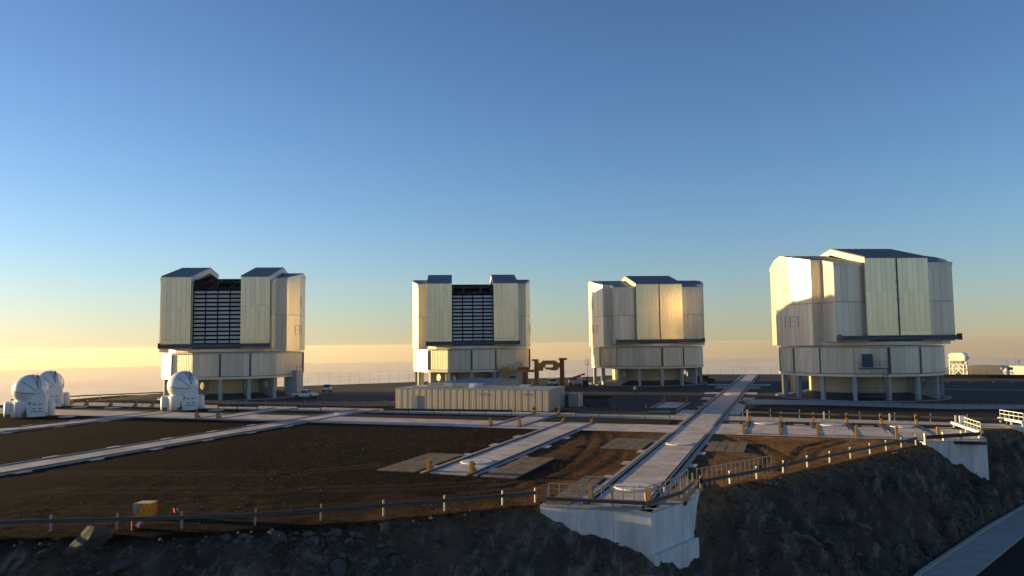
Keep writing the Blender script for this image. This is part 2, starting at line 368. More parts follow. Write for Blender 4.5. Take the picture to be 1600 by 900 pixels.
def slit_truss():
    m = MB()
    for z in (23.2, 24.6): m.bar((-4.9,-9,z), (4.9,-9,z), .18, .18); m.bar((-4.9,3.6,z+1), (4.9,3.6,z+1), .3, .5)
    for x in (-4.6,-2,2,4.6): m.bar((x,-12.2,22.8), (x,-2,25.8), .14, .14); m.bar((x,-2,25.8), (x,3.6,24.8), .14, .14)
    for x in (-3.4, 3.4): m.tube([(x,-7,20),(x*.6,-5,25)], .2, 8)
    return m.mesh('slit_truss', 'darksteel')
def roof_mesh():
    m = MB()
    fr = [(5.0,-12.9),(11,-12.9),(11,-8.5),(13.0,-8.5),(14.6,-3),(14.6,.3),(5.0,.3)]; bk = [(5.0,.3),(14.6,.3),(14.6,3),(13.2,8.6),(9.6,12.4),(5.0,14.1)]
    for P in (fr, bk):
        for s in (1, -1):
            Q = P if s == 1 else [(-x, y) for x, y in reversed(P)]
            m.prism(Q, lambda x, y: zr(y)+.02, lambda x, y: zr(y)+.2)
    m.box(-5,5,4.3,14.3,26.1,26.35)
    for s in (1,-1):
        for x in (6.2,7.4,8.6,9.8,11.8,12.8): 
            y0 = -12.8 if x < 11 else (-8.2 if x < 13.2 else -3)
            m.poly([(s*x+dx, y, zr(y)+dz) for dz in (.2,.27) for y in (y0, .3) for dx in (-.04,.04)], [(4,5,7,6),(0,4,6,2),(1,3,7,5),(0,1,5,4)])
    return m.mesh('roof', 'roof')
def roof_trim():
    m = MB()
    for a, b in SEG:
        n = 2 if (a[1]-.3)*(b[1]-.3) < 0 else 1
        P = [a, b] if n == 1 else [a, (a[0]+(b[0]-a[0])*(.3-a[1])/(b[1]-a[1]), .3), b]
        for p, q in zip(P, P[1:]):
            o0, o1 = off(p, q, .14, .05); i0, i1 = off(p, q, -.3)
            m.prism([o0, o1, i1, i0], lambda x, y: zr(y)-.42, lambda x, y: zr(y)+.24)
    return m.mesh('roof_trim', 'trim')
def skirt_ring():
    P = [(14.35*math.cos(R(7.5+15*k)), 14.35*math.sin(R(7.5+15*k))) for k in range(24)]
    m = MB().prism(P, 9.80, 10.44)
    return m.mesh('skirt_ring', 'basewall')
def door_rail():
    return MB().extr_x([(-14.55,10.7),(-13.5,10.7),(-13.5,10.82),(-14.3,10.82),(-14.3,11.33),(-13.5,11.33),(-13.5,11.48),(-14.55,11.48),(-14.55,11.36),(-14.38,11.36),(-14.38,10.82),(-14.55,10.82)], -10.95, 10.95).box(10.95,11.05,-14.7,-13.4,10.6,11.75).box(-11.05,-10.95,-14.7,-13.4,10.6,11.75).box(-10.9,10.9,-13.5,-12.9,10.9,11.2).mesh('door_rail', 'beam')
def upper_rail():
    return MB().box(-13.6,-5,3.2,3.6,26.75,27.05).box(5,13.6,3.2,3.6,26.75,27.05).box(-13.2,-12.9,2.8,4,26.5,27.2).box(12.9,13.2,2.8,4,26.5,27.2).mesh('upper_rail', 'darksteel')
DP = [(-14.02,25.2),(-2,28.15),(3.9,27.1),(3.9,26.1),(-2,27.1),(-13.2,24.3)]
def door_leaf():     # local x 0..5.8
    m = MB().box(.05,5.75,-13.88,-13.55,11.5,25.0); m.extr_x([p for p in DP], 0, 5.8)
    return m.mesh('sliding_door', 'trim')
def door_roof():
    m = MB()
    m.extr_x([(-14.12,25.21),(-2,28.19),(-2,28.31),(-14.12,25.33)], -.04, 5.84); m.extr_x([(-2,28.19),(3.98,27.12),(3.98,27.24),(-2,28.31)], -.04, 5.84)
    for x in (.0, 1.16, 2.32, 3.48, 4.64, 5.8): m.extr_x([(-14.12,25.33),(-2,28.31),(-2,28.38),(-14.12,25.40)], x-.04, x+.04)
    return m.mesh('door_roof', 'roof')
def hatch():         # outline of a double hatch, 2.1 wide 1.9 high, in the x-z plane
    m = MB()
    for z in (0,.95,1.9): m.box(-1.05,1.05,-.05,.02,z-.04,z+.04)
    for x in (-1.05,1.05): m.box(x-.04,x+.04,-.05,.02,0,1.9)
    return m.mesh('hatch_frame', 'vent')
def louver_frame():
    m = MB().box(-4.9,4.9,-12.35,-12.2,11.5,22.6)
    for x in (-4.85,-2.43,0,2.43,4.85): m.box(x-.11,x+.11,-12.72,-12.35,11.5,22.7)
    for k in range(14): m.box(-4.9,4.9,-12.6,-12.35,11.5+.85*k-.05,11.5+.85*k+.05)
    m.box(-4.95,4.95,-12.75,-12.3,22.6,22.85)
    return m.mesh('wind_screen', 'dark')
def wing_wall():     # radial wall with a round hole: x = radius 9..14.1, z 0..4.3
    n = 32; x0, x1, z0, z1 = 9.2, 13.6, .1, 4.35; cxx, czz, r = 11.4, 2.9, .85; P = []; Q = []
    for k in range(n):
        t = 2*math.pi*k/n; c, s = math.cos(t), math.sin(t); P.append((cxx+r*c, czz+r*s))
        f = min(((x1-cxx)/c if c > 1e-9 else (x0-cxx)/c if c < -1e-9 else 1e9), ((z1-czz)/s if s > 1e-9 else (z0-czz)/s if s < -1e-9 else 1e9)); Q.append((cxx+c*f, czz+s*f))
    m = MB(); v = []
    for y in (-.18,.18): v += [(x,y,z) for x, z in P]+[(x,y,z) for x, z in Q]
    f = []
    for k in range(n):
        j = (k+1) % n
        f += [(k,j,n+j,n+k), (2*n+k,3*n+k,3*n+j,2*n+j), (k,2*n+k,2*n+j,j), (n+k,n+j,3*n+j,3*n+k)]
    return m.poly(v, f).mesh('wing_wall', 'column')
def add_panels(parent, a, b, z0, z1, name, m, wid=1.25, o=0., th=.10, gap=.035, n=None):
    dx, dy = b[0]-a[0], b[1]-a[1]; l = math.hypot(dx, dy); n = n or max(1, round(l/wid)); ang = math.atan2(dy, dx); nx_, ny_ = dy/l, -dx/l
    for i in range(n):
        t = (i+.5)/n; x = a[0]+dx*t+nx_*o; y = a[1]+dy*t+ny_*o
        za = z0; zb = z1(a[1]+dy*t) if callable(z1) else z1
        link(name, unit(m), parent, (x, y, (za+zb)/2), ang, (l/n-gap, th, zb-za-gap))
def enclosure(name_label, cx, cy, rot, base_rot, opened, wings, extra=None, group='four telescope enclosures on the platform'):
    u = thing('telescope_enclosure', name_label, 'observatory', (cx, cy, 0), rot, group)
    body = link('upper_body', cached('core', body_core), u)
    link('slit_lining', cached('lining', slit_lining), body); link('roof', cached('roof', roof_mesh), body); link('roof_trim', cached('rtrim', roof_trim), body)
    link('skirt_ring', cached('skirt', skirt_ring), body); link('door_rail', cached('drail', door_rail), body); link('upper_rail', cached('urail', upper_rail), body)
    for a, b in SEG:
        add_panels(body, a, b, 10.5 if min(a[1], b[1]) < -8.6 else 9.86, 17.5, 'wall_panel', 'wall'); add_panels(body, a, b, 17.56, lambda y: zr(y)-.25, 'wall_panel', 'wall')
    for s in (1, -1):
        for (a, b, z) in (((13.0,-8.5),(14.6,-3),13.4), ((14.6,-3),(14.6,3),13.4), ((14.6,-3),(14.6,3),19.6)):
            t = .82 if a[0] == 13.0 else .2
            x = a[0]+(b[0]-a[0])*t; y = a[1]+(b[1]-a[1])*t; ang = math.atan2(b[1]-a[1], b[0]-a[0])
            link('hatch_frame', cached('hatch', hatch), body, (s*(x+.07), y, z), ang if s == 1 else math.pi-ang+math.pi)
    for s in (1, -1):
        x0 = (4.95 if opened else .02) if s == 1 else (-10.75 if opened else -5.82)
        d = link('sliding_door', cached('leaf', door_leaf), u, (x0, 0, 0))
        link('door_roof', cached('droof', door_roof), d)
        for k in range(6):
            w_ = 5.8/6; xx = w_*(k+.5)
            link('door_panel', unit('door'), d, (xx,-13.93,15.75), 0, (w_-.03,.12,6.95)); link('door_panel', unit('door'), d, (xx,-13.93,22.2), 0, (w_-.03,.12,5.9))
        link('bottom_panel', unit('door'), d, (2.9,-13.93,11.9), 0, (5.77,.14,.7))
        for (ya, yb) in ((-14.02,-2),(-2,3.9)): pass
        if not opened and s == 1:
            MB().tube([(-.02,-14.12,11.6),(-.02,-14.12,25.1)], .10, 6).build('door_seal', 'beam', d)
            for z in (14.5, 17.8, 21.0): MB().box(-.35,.3,-14.14,-14.0,z-.06,z+.06).build('latch', 'beam', d)
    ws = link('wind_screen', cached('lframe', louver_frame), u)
    if opened:
        link('slit_truss', cached('truss', slit_truss), u)
        for r in range(13):
            for c in range(4):
                o = link('louver', unit('louver'), ws, (-3.645+2.43*c,-12.62,11.5+.85*(r+.5)), 0, (2.18,.06,.47)); o.rotation_euler = (R(-10),0,0)
    # fixed base
    br = base_rot; A = [br+2*math.pi*k/16 for k in range(16)]
    VP = lambda r, k: (r*math.cos(A[k % 16]), r*math.sin(A[k % 16]))
    drum = MB().prism([VP(14.35, k) for k in range(16)], 4.75, 9.66).build('base_drum', 'backing', u)
    MB().prism([VP(14.72, k) for k in range(16)], 4.3, 4.74).build('ring_beam', 'trim', u)
    MB().prism([VP(14.9, k) for k in range(16)], 9.5, 9.64).build('ring_cap', 'trim', drum)
    MB().lathe([(9.05,0),(9.05,4.3)], 48).build('inner_wall', 'cream', u, smooth=True)
    MB().lathe([(15.4,.0),(15.4,.14),(14.8,.14),(14.75,.10)], 64).build('base_kerb', 'kerb', u)
    MB().lathe([(14.75,.09),(14.0,.16),(9.05,1.15)], 64).build('apron', 'skirt', u)
    for k in range(16):
        a, b = VP(14.46, k), VP(14.46, k+1); pr = .30 if k % 4 in (0, 1) else .05
        add_panels(drum, a, b, 4.86, 9.42, 'base_panel', 'basewall', n=4, o=pr, th=.12+0)
        if k % 4 == 0:
            for q in (0, 1):
                ra = A[k]+(0 if q == 0 else 2*math.pi/16)
                MB().box(-.14,.14,-.2,.2,4.8,9.45).build('guide_post', 'beam', drum, loc=(14.72*math.cos(ra), 14.72*math.sin(ra), 0), rz=ra)
            t0, t1 = VP(14.95, k), VP(14.95, k+2)
        link('column', cached('column', lambda: MB().box(-.3,.38,-.34,.34,.05,4.3).mesh('column', 'column')), u, (13.85*math.cos(A[k]), 13.85*math.sin(A[k]), 0), A[k])
    for k in wings:
        link('wing_wall', cached('wing', wing_wall), u, (0,0,0), A[k % 16])
    if extra: extra(u)
    return u
ROT = R(24.4)
def balcony(u, ang, r=14.95):     # blue door, balcony and ladder on the base drum
    e = link('door', MB().box(-.85,.85,-.12,.12,6.0,8.3).mesh('door', 'bluedoor'), u, (r*math.cos(ang), r*math.sin(ang), 0), ang+math.pi/2)
    m = MB().box(-1.5,3.2,-1.9,-.1,5.75,5.9)
    for x in (-1.5,.1,1.7,3.2): m.bar((x,-1.85,5.9),(x,-1.85,7.0),.06,.06)
    for z in (6.45, 7.0): m.bar((-1.5,-1.85,z),(3.2,-1.85,z),.06,.06); m.bar((-1.5,-1.85,z),(-1.5,-.1,z),.06,.06); m.bar((3.2,-1.85,z),(3.2,-.1,z),.06,.06)
    link('balcony', m.mesh('balcony', 'beam'), e)
    m = MB()
    for x in (2.2,2.9): m.bar((x,-1.6,.2),(x,-1.6,5.8),.09,.09)
    for k in range(14): m.bar((2.2,-1.6,.5+.38*k),(2.9,-1.6,.5+.38*k),.05,.05)
    link('ladder', m.mesh('ladder', 'beam'), e)
    m = MB()
    for x in (-3,-1.5,0,1.5,3): m.bar((x,1.2,.9),(x,1.2,2.3),.06,.06)
    for z in (1.6,2.3): m.bar((-3,1.2,z),(3,1.2,z),.06,.06)
    m.box(-3.2,3.2,1.1,2.6,.75,.9)
    link('inner_walkway', m.mesh('inner_walkway', 'beam'), e)
def service_box(u, ang, w_=3.2, h=6.6, door=False, rail=True):
    e = MB().box(-w_/2,w_/2,-1.3,1.2,.1,h).build('service_tower', 'column', u, loc=(14.2*math.cos(ang), 14.2*math.sin(ang), 0), rz=ang+math.pi/2)
    if door: link('door', MB().box(-.95,.95,-1.38,-1.3,.3,3.2).mesh('door', 'bluedoor'), e)
    if rail:
        m = MB()
        for x in (-w_/2+.1, 0, w_/2-.1): m.bar((x,-1.2,h),(x,-1.2,h+1.1),.07,.07)
        for z in (h+.55, h+1.1): m.bar((-w_/2+.1,-1.2,z),(w_/2-.1,-1.2,z),.07,.07)
        link('railing', m.mesh('railing', 'galv'), e)
def ladder_cage(u, ang):
    m = MB()
    for y in (-.35,.35): m.bar((15.6,y,.1),(15.6,y,6.2),.09,.09)
    for k in range(15): m.bar((15.6,-.35,.4+.4*k),(15.6,.35,.4+.4*k),.05,.05)
    m.box(15.0,16.2,-.8,.8,5.0,5.1)
    for y in (-.8,.8):
        for x in (15.2,16.2): m.bar((x,y,5.1),(x,y,6.3),.06,.06)
        m.bar((15.2,y,6.3),(16.2,y,6.3),.06,.06)
    link('ladder', m.mesh('ladder', 'darksteel'), u, (0,0,0), ang)
# angles inside an enclosure are measured from its own right-hand side; the front is at -90 degrees
def loc_ang(world_deg): return R(world_deg)-ROT
FRONT = -90+19.9            # world direction that faces back along the view axis
def side(deg): return R(FRONT+deg)-ROT     # deg to the right of the view axis
def e1(u): service_box(u, side(80), 3.0, 5.6, rail=True)
def e2(u): service_box(u, side(42), 6.2, 4.9, door=True, rail=True)
def e3(u): ladder_cage(u, side(-95))
def e4(u): balcony(u, side(-19))
enclosure('telescope enclosure with open doors and wind screen, nearest the white domes on the left', -16, -16, ROT, side(9.4), True, (1, 2, 15), e1)
enclosure('telescope enclosure with open doors standing behind the low ribbed building', 24, 24, ROT, side(3), True, (15, 14, 1), e2)
enclosure('smaller closed telescope enclosure behind the standing person, right of the yellow gantry', 64, 48, ROT, side(5.3), False, (2, 14), e3)
enclosure('large closed telescope enclosure with blue door and balcony, rightmost of the four', 112, 8, ROT, side(-5.1), False, (2, 15, 3), e4)

# ------------------------------------------------------------------ pavements
def sheet(name, pts, z, m, th=.06): return structure(MB().prism(pts, z-th, z).build(name, m))
sheet('asphalt', [(-38,-34),(33,-34),(36.2,-20),(36.2,-2),(66,-2),(66,-9),(72,-33),(66,-34),(66,-38.3),(92.4,-38.3),(92,-16),(96,-5),(140,-5),(185,-2),(192,104),(150,110),(64,104),(6,56),(-34,14),(-42,-14)], .02, 'asphalt')
sheet('dark_gravel_bed', [(64.2,-33.4),(72.2,-32.4),(66.0,-8.6),(58.5,-9.8)], .035, 'darkgravel')
sheet('dark_gravel_bed', [(92.7,-37.6),(126,-41.5),(140,-36),(140,-16),(122,-20),(105,-16.2),(97,-16.2),(94,-18.2)], .035, 'darkgravel')
sheet('dark_gravel_bed', [(-38,-52.4),(84,-52.4),(84,-45),(-38,-45)], .02, 'darkgravel')
sheet('footpath', [(92.2,-15.9),(97,-15.9),(105,-15.6),(122,-19.6),(140,-15.8),(140,-9),(122,-10.5),(105,-5.6),(95,-5.2),(91,-6)], .05, 'kerb', .1)
sheet('white_gravel', [(-36,-44.9),(86,-44.9),(86,-39),(-36,-37.5)], .03, 'whitegravel')
sheet('white_gravel', [(90.3,-44.9),(124.2,-46.2),(124.5,-40.8),(90.3,-38.6)], .03, 'whitegravel')
sheet('gravel_road', [(104,-102),(108.0,-88.6),(116,-71.6),(123,-58),(140,-36),(150,-44),(128,-72),(117,-92),(112,-108)], -6.5, 'darkgravel', .6)
# concrete gutter along the lower road
gm = MB()
for (a, b) in zip(GP, GP[1:]):
    o0, o1 = off(a, b, 3.1); gm.prism([a, o0, o1, b][::1], -7.4, -6.38)
gutter = structure(gm.build('concrete_gutter', 'kerb'))
km = MB()
for (a, b) in zip(GP, GP[1:]):
    o0, o1 = off(a, b, .28); km.prism([a, o0, o1, b], -6.38, -6.2)
km.build('gutter_lip', 'kerb', gutter)

tp = structure(MB().prism([(-40,-60.9),(118.3,-60.9),(118.3,-52.6),(-40,-52.6)], -.3, .02).build('tunnel_pavement', 'railbed'))
for i in range(20):
    for j in range(3):
        x0 = -40+8*i; w_ = 8 if i < 19 else 6.3
        link('concrete_slab', unit('concrete'), tp, (x0+w_/2, -60.9+8.3/3*(j+.5), -.04+random.uniform(-.006,.006)), 0, (w_-.06, 8.3/3-.07, .2))
for x0, x1, kind in ((90.6,93.5,0),(98.5,101.5,0),(106.5,109.5,0),(114.5,118.2,0)):
    link('concrete_slab', unit('concrete'), tp, ((x0+x1)/2,-51.0,-.035), 0, (x1-x0,2.9,.2)); link('brown_gravel_patch', unit('darkgravel'), tp, ((x0+x1)/2,-47.2,-.04), 0, (x1-x0,4.4,.2))
    link('concrete_slab', unit('concrete'), tp, ((x0+x1)/2+.2,-48.3,-.02), 0, ((x1-x0)*.45,.8,.2))
for (x0, x1, y0, y1) in ((83.5,85.2,-7,-1),(91,93,-7,-1),(82.5,85.4,9,14),(90.6,93,9,14),(83,85.4,28,30.5),(90.6,93,28,30.5),(83,85.4,33,35.5),(90.6,93,33,35.5),(83.2,85.3,-38,-30),(90.7,92.2,-36,-17),(90.6,95,40,46),(80,85.4,40,46)):
    link('concrete_slab', unit('concrete'), tp, ((x0+x1)/2,(y0+y1)/2,-.05), 0, (x1-x0,y1-y0,.2))

def rail_stop_proto():
    m = MB().box(-.14,.14,-.14,.16,.05,1.05).prism([(-.14,.16),(.14,.16),(.14,.75),(-.14,.75)], .05, lambda x, y: .62 if y < .5 else .3)
    return m.mesh('post', 'yellow')
def rail_stop(x, y, label, s=1, group='yellow rail stops at the track ends', h=1.0):
    u = thing('rail_stop', label, 'rail stop', (x, y, .05), 0 if s > 0 else math.pi, group)
    link('post', cached('stop', rail_stop_proto), u, scale=(1,1,h))
    link('buffer', cached('buf', lambda: MB().box(-.13,.13,.2,.42,.62,.86).mesh('buffer', 'black')), u, scale=(1,1,h))
def track(x, q0, q1, label, slab=4.0, stops=(True, True), stop_names=('south','north'), sl_end=None, blocks=True):
    u = thing('rail_track', label, 'rail track', (x, q0, 0), 0, 'rail tracks for the small telescopes'); Ln = q1-q0
    y = 0
    while y < Ln-.1:
        l = min(slab, Ln-y)
        if q0+y > -20: l = min(16, Ln-y)
        link('concrete_slab', unit('concrete'), u, (0, y+l/2, -.09+random.uniform(-.006,.006)), 0, (3.44, l-.13, .3)); y += l
    for s in (-1, 1):
        MB().box(s*2-.26,s*2+.26,0,Ln,-.2,.05).build('rail_bed', 'railbed', u)
        MB().box(s*2-.06,s*2+.06,0,Ln,.055,.12).build('rail', 'railsteel', u)
        MB().box(s*2.45-.18,s*2.45+.18,0,Ln,-.25,.055).build('edge_beam', 'kerb', u)
        if blocks:
            y = 3.0
            while y < Ln:
                if q0+y < -5 and not (-62 < q0+y < -44):
                    link('anchor_block', unit('concrete'), u, (s*2.95,y,-.1), 0, (.66,1.5,.28))
                y += 7.6
    return u
track(88, -102.6, 100, 'longest rail track, running from the front white bastion up between the two closed telescopes')
track(72, -94.3, -52, 'rail track with brown paver pads and a round cover in the foreground gravel')
track(32, -122, -40, 'long diagonal rail track crossing the dark gravel on the left')
track(0, -100, -50.8, 'rail track at the far left passing below the two white domes')
track(64, -59.8, -40.5, 'short rail track ending at the right corner of the low ribbed building', blocks=False)
track(16, -60.3, -41, 'short rail track just right of the white dome numbered 3', blocks=False)
track(80, -34, -15, 'short rail track with a round cover on the dark asphalt beside the longest track', blocks=False)
for x, t in ((96,'first'),(104,'second'),(112,'third')):
    track(x, -60.5, -45, f'short station track on the right, {t} one counting from the longest track', blocks=False, slab=3.2)
ST = [(70,-93.9,'yellow rail stop at the front left end of the padded foreground track',1),(74,-93.9,'yellow rail stop at the front right end of the padded foreground track',1),
      (70,-52.4,'yellow rail stop at the back left end of the padded foreground track',-1),(74,-52.4,'yellow rail stop at the back right end of the padded foreground track',-1),
      (62,-59.4,'front left rail stop of the track beside the ribbed building',1),(66,-59.4,'front right rail stop of the track beside the ribbed building',1),
      (62,-41,'back left rail stop at the corner of the ribbed building',-1),(66,-41,'back right rail stop at the corner of the ribbed building',-1),
      (86,-101.4,'left rail stop behind the railing of the front bastion',1),(90,-101.4,'right rail stop behind the railing of the front bastion',1),
      (14,-60,'left rail stop in front of the dome numbered 3',1),(18,-60,'right rail stop in front of the dome numbered 3',1),
      (78,-15.4,'back left rail stop of the short asphalt track',-1),(82,-15.4,'back right rail stop of the short asphalt track',-1),(78,-33.6,'front left rail stop of the short asphalt track',1)]
for i, x in enumerate((94,98,102,106,110,114)):
    o = ('first','second','third','fourth','fifth','sixth')[i]
    ST.append((x,-45.2,f'{o} yellow rail stop from the left along the white gravel strip on the right',-1))
    if x != 94 or True: ST.append((x,-60.1,f'{o} yellow rail stop from the left along the front edge of the right stations',1))
for i, x in enumerate((-30,-26,-20,-14,-10)):
    ST.append((x,-44.6,f'{("first","second","third","fourth","fifth")[i]} yellow rail stop between the two left domes and the dome numbered 3',-1))
for x, y, l, s in ST: rail_stop(x, y, l, s, h=1.25 if x > 90 else 1.0)
CV = [(88,-96,1.5,'large round white cover at the front end of the longest track'),(88,-71,1.4,'round white cover in the middle of the longest track, between paver pads'),(72,-88,1.5,'round white cover on the padded foreground track'),
      (96,-48,1.3,'round cover on the first station track right of the longest track'),(104,-48,1.3,'round cover on the second station track right of the longest track'),(112,-48,1.3,'round cover on the third station track right of the longest track'),
      (88,8,1.4,'sunlit round cover on the far part of the longest track, nearest of three'),(88,24,1.4,'round cover on the far part of the longest track, middle of three'),(88,48,1.4,'round cover on the far part of the longest track, farthest of three'),
      (80,-25,1.4,'round cover on the short asphalt track'),(32,-47.5,1.4,'round cover where the diagonal track meets the white gravel'),(-24,-48,1.3,'left of two round covers between the white domes'),(-16,-48,1.3,'right of two round covers between the white domes'),
      (0,-79.4,1.4,'round cover at the left picture edge on the far left track'),(-8.5,-63.5,1.2,'round cover beside the dome numbered 4'),(7.2,-48,1.3,'round cover just right of the dome numbered 3')]
for x, y, r, l in CV:
    u = thing('station_cover', l, 'cover', (x, y, .08), 0, 'round station covers')
    MB().lathe([(0,.075),(r*.93,.075),(r,.055),(r,0)], 28).build('lid', 'cover', u)
    MB().lathe([(r*.25,.076),(r*.25,.095),(r*.19,.095),(0,.085)], 16).build('hub', 'cover', u)
def pad(x0, x1, y0, y1, label, s=.9):
    u = thing('paver_pad', label, 'paving', ((x0+x1)/2,(y0+y1)/2,0), 0, 'brown paver pads beside the tracks'); W, H = x1-x0, y1-y0
    MB().box(-W/2,W/2,-H/2,H/2,-.2,.0).build('bed', 'railbed', u)
    nx_, ny_ = max(1, round(W/s)), max(1, round(H/s))
    for i in range(nx_):
        for j in range(ny_):
            link('paver', unit('paver'), u, (-W/2+W/nx_*(i+.5), -H/2+H/ny_*(j+.5), .0+random.uniform(-.008,.008)), 0, (W/nx_-.05, H/ny_-.05, .14))
pad(65.2,68.9,-94.3,-83.8,'brown paver pad left of the round cover on the padded foreground track',1.05)
pad(75.1,78.2,-94.8,-83.8,'brown paver pad right of the round cover on the padded foreground track',1.05)
pad(83.3,85.0,-103.4,-92.2,'brown paver pad left of the large cover behind the bastion railing')
pad(90.9,92.3,-100,-91.5,'narrow brown paver pad right of the large cover behind the bastion railing')
pad(91.0,94.8,-75.3,-67.8,'square brown paver pad right of the middle cover on the longest track')
pad(80.6,84.9,-76,-67.5,'brown paver pad left of the middle cover on the longest track')

# ------------------------------------------------------------------ guardrails, bastions, fences
def guardrail(P, label, beam=(.38,.72), posts=None, post_m='galvpost', beam_m='galv', post_h=.95, spacing=4., band=False, pw=.16, group='steel guardrails', zf=None, double=False):
    u = thing('guardrail', label, 'guardrail', (P[0][0], P[0][1], 0), 0, group); o = P[0]
    z = zf or (lambda x, y: 0.)
    for (a, b) in zip(P, P[1:]):
        A_ = (a[0]-o[0], a[1]-o[1]); B_ = (b[0]-o[0], b[1]-o[1]); m = MB()
        h = beam[1]-beam[0]; dx, dy = B_[0]-A_[0], B_[1]-A_[1]; l = math.hypot(dx, dy); n = (dy/l, -dx/l)
        prof = [(.05,beam[0]),(.12,beam[0]+h*.22),(.06,beam[0]+h*.5),(.12,beam[0]+h*.78),(.05,beam[1]),(.02,beam[1]),(.09,beam[0]+h*.78),(.03,beam[0]+h*.5),(.09,beam[0]+h*.22),(.02,beam[0])]
        v = [(A_[0]+n[0]*p, A_[1]+n[1]*p, q) for p, q in prof]+[(B_[0]+n[0]*p, B_[1]+n[1]*p, q) for p, q in prof]; k = len(prof)
        m.poly(v, [tuple(reversed(range(k))), tuple(range(k, 2*k))]+[(i,(i+1)%k,k+(i+1)%k,k+i) for i in range(k)])
        m.build('rail_beam', beam_m, u)
        np_ = max(1, round(l/spacing))
        for i in range(np_+(b == P[-1])):
            t = i/np_; x, y = A_[0]+dx*t, A_[1]+dy*t
            tl = (random.uniform(-.04,.04), random.uniform(-.04,.04))
            po = link('post', cached(f'gp{post_m}{post_h}{pw}', lambda: MB().box(-pw/2,pw/2,-pw/2,pw/2,-.25,post_h).mesh('post', post_m)), u, (x-n[0]*.06, y-n[1]*.06, 0), math.atan2(dy, dx))
            po.rotation_euler = (tl[0], tl[1], math.atan2(dy, dx))
            if band: link('band', cached('band', lambda: MB().box(-.085,.085,-.085,.085,.4,.8).mesh('band', 'blackband')), po)
    return u
def handrail(P, label, h=1.25, low=.95, step=1.0, name='handrail', bar=.05, group=None, m='handrail', mid=True, z0=0.):
    u = thing(name, label, 'railing', (P[0][0], P[0][1], 0), 0, group); o = P[0]
    for (a, b) in zip(P, P[1:]):
        A_ = Vector((a[0]-o[0], a[1]-o[1], z0)); B_ = Vector((b[0]-o[0], b[1]-o[1], z0)); d = B_-A_; n = max(1, round(d.length/step))
        MB().bar(A_+Vector((0,0,h)), B_+Vector((0,0,h)), bar, bar).build('top_rail', m, u)
        if mid: MB().bar(A_+Vector((0,0,low)), B_+Vector((0,0,low)), bar*.8, bar*.8).build('middle_rail', m, u)
        for i in range(n+(b == P[-1])):
            p = A_+d*(i/n)
            link('post', cached(f'hp{h}{bar}{m}{low}', lambda: MB().box(-bar/2,bar/2,-bar/2,bar/2,-.05,h+.02).mesh('post', m)), u, p)
    return u
guardrail([(20,-137.6),(36,-129.6),(49.5,-122.8),(57.4,-119.0),(64.45,-116.0),(68.2,-114.0),(74.5,-109.4),(80.7,-104.3),(82.5,-102.7)], 'long steel guardrail along the dark slope across the left foreground', spacing=3.9, beam=(.50,.74), pw=.12)
guardrail([(83.6,-103.6),(90.2,-103.2),(91.9,-98.9),(92.2,-95.0)], 'guardrail with tall pale posts on the front white bastion', spacing=2.4, beam=(.34,.60), post_h=1.15, pw=.12)
handrail([(83.5,-102.9),(90.0,-102.6),(91.4,-98.6),(91.8,-94.8)], 'pale tube railing on top of the front white bastion', h=1.35, low=.98, step=.75)
guardrail([(92.8,-94.9),(96.5,-89.2),(100.4,-82.2),(106.2,-72.6),(111.3,-64.2)], 'guardrail with black banded white posts climbing along the right slope', beam=(.46,.70), band=True, spacing=3.4, post_m='handrail', post_h=.95, pw=.13)
handrail([(92.4,-94.4),(95.9,-88.9),(97.5,-86.0)], 'row of short pale pickets behind the right slope guardrail near the bastion', h=1.35, low=.7, step=.62, mid=False, bar=.06)
guardrail([(112.4,-62.6),(118.3,-57.9)], 'short black guardrail on the second white bastion', beam=(.3,.72), spacing=2.6, beam_m='darksteel')
guardrail([(92.7,-38.2),(108,-40.0),(124.6,-41.8)], 'grey fence rail with thin posts behind the white gravel on the right', beam=(.5,.78), post_h=1.15, spacing=4.0, pw=.1, beam_m='galv')
guardrail([(38.7,-46.4),(59.5,-44.3)], 'dark guardrail on thin posts in front of the low ribbed building', beam=(.5,.85), spacing=4.2, pw=.09, post_m='galv')
guardrail([(69.5,-44.6),(83.2,-44.3)], 'dark guardrail over the white gravel right of the ribbed building, nearer of two', beam=(.5,.9), spacing=3.2, pw=.08, post_m='galv')
guardrail([(64.6,-38.9),(83.0,-35.4)], 'dark guardrail right of the ribbed building, farther of two', beam=(.35,.8), spacing=4.4)
guardrail([(5.5,-45.6),(13.5,-45.2)], 'short dark guardrail right of the dome numbered 3', beam=(.5,.9), spacing=3.6, pw=.12, post_m='galv')
guardrail([(21.2,-44.7),(25.4,-44.0)], 'short dark guardrail left of the diagonal track crossing', beam=(.5,.9), spacing=3.6, pw=.12, post_m='galv')
guardrail([(-46,-45),(-42,-33),(-33,-19.4),(-27,-16)], 'dark railing at the platform rim left of the first telescope', beam=(.75,1.0), post_h=1.0, pw=.1, spacing=4., post_m='galv')
guardrail([(-26,-40.5),(-9,-39.2)], 'guardrail on the gravel between the left domes and the dome numbered 3', beam=(.4,.85), spacing=4.)
guardrail([(1,-38.2),(24.4,-34.9),(33.5,-29.5),(37,-22)], 'pale guardrail below the parked pickup truck', beam=(.35,.7), spacing=4., beam_m='galvpost')
handrail([(112,-17.8),(122,-20.2),(140,-16.8)], 'thin railing along the concrete footpath below the large right telescope', h=1.1, low=.55, step=2.2, m='galv')
handrail([(116,-6),(140,-2)], 'thin dark railing on the asphalt right of the large telescope', h=1.1, low=.55, step=2.0, m='galv')
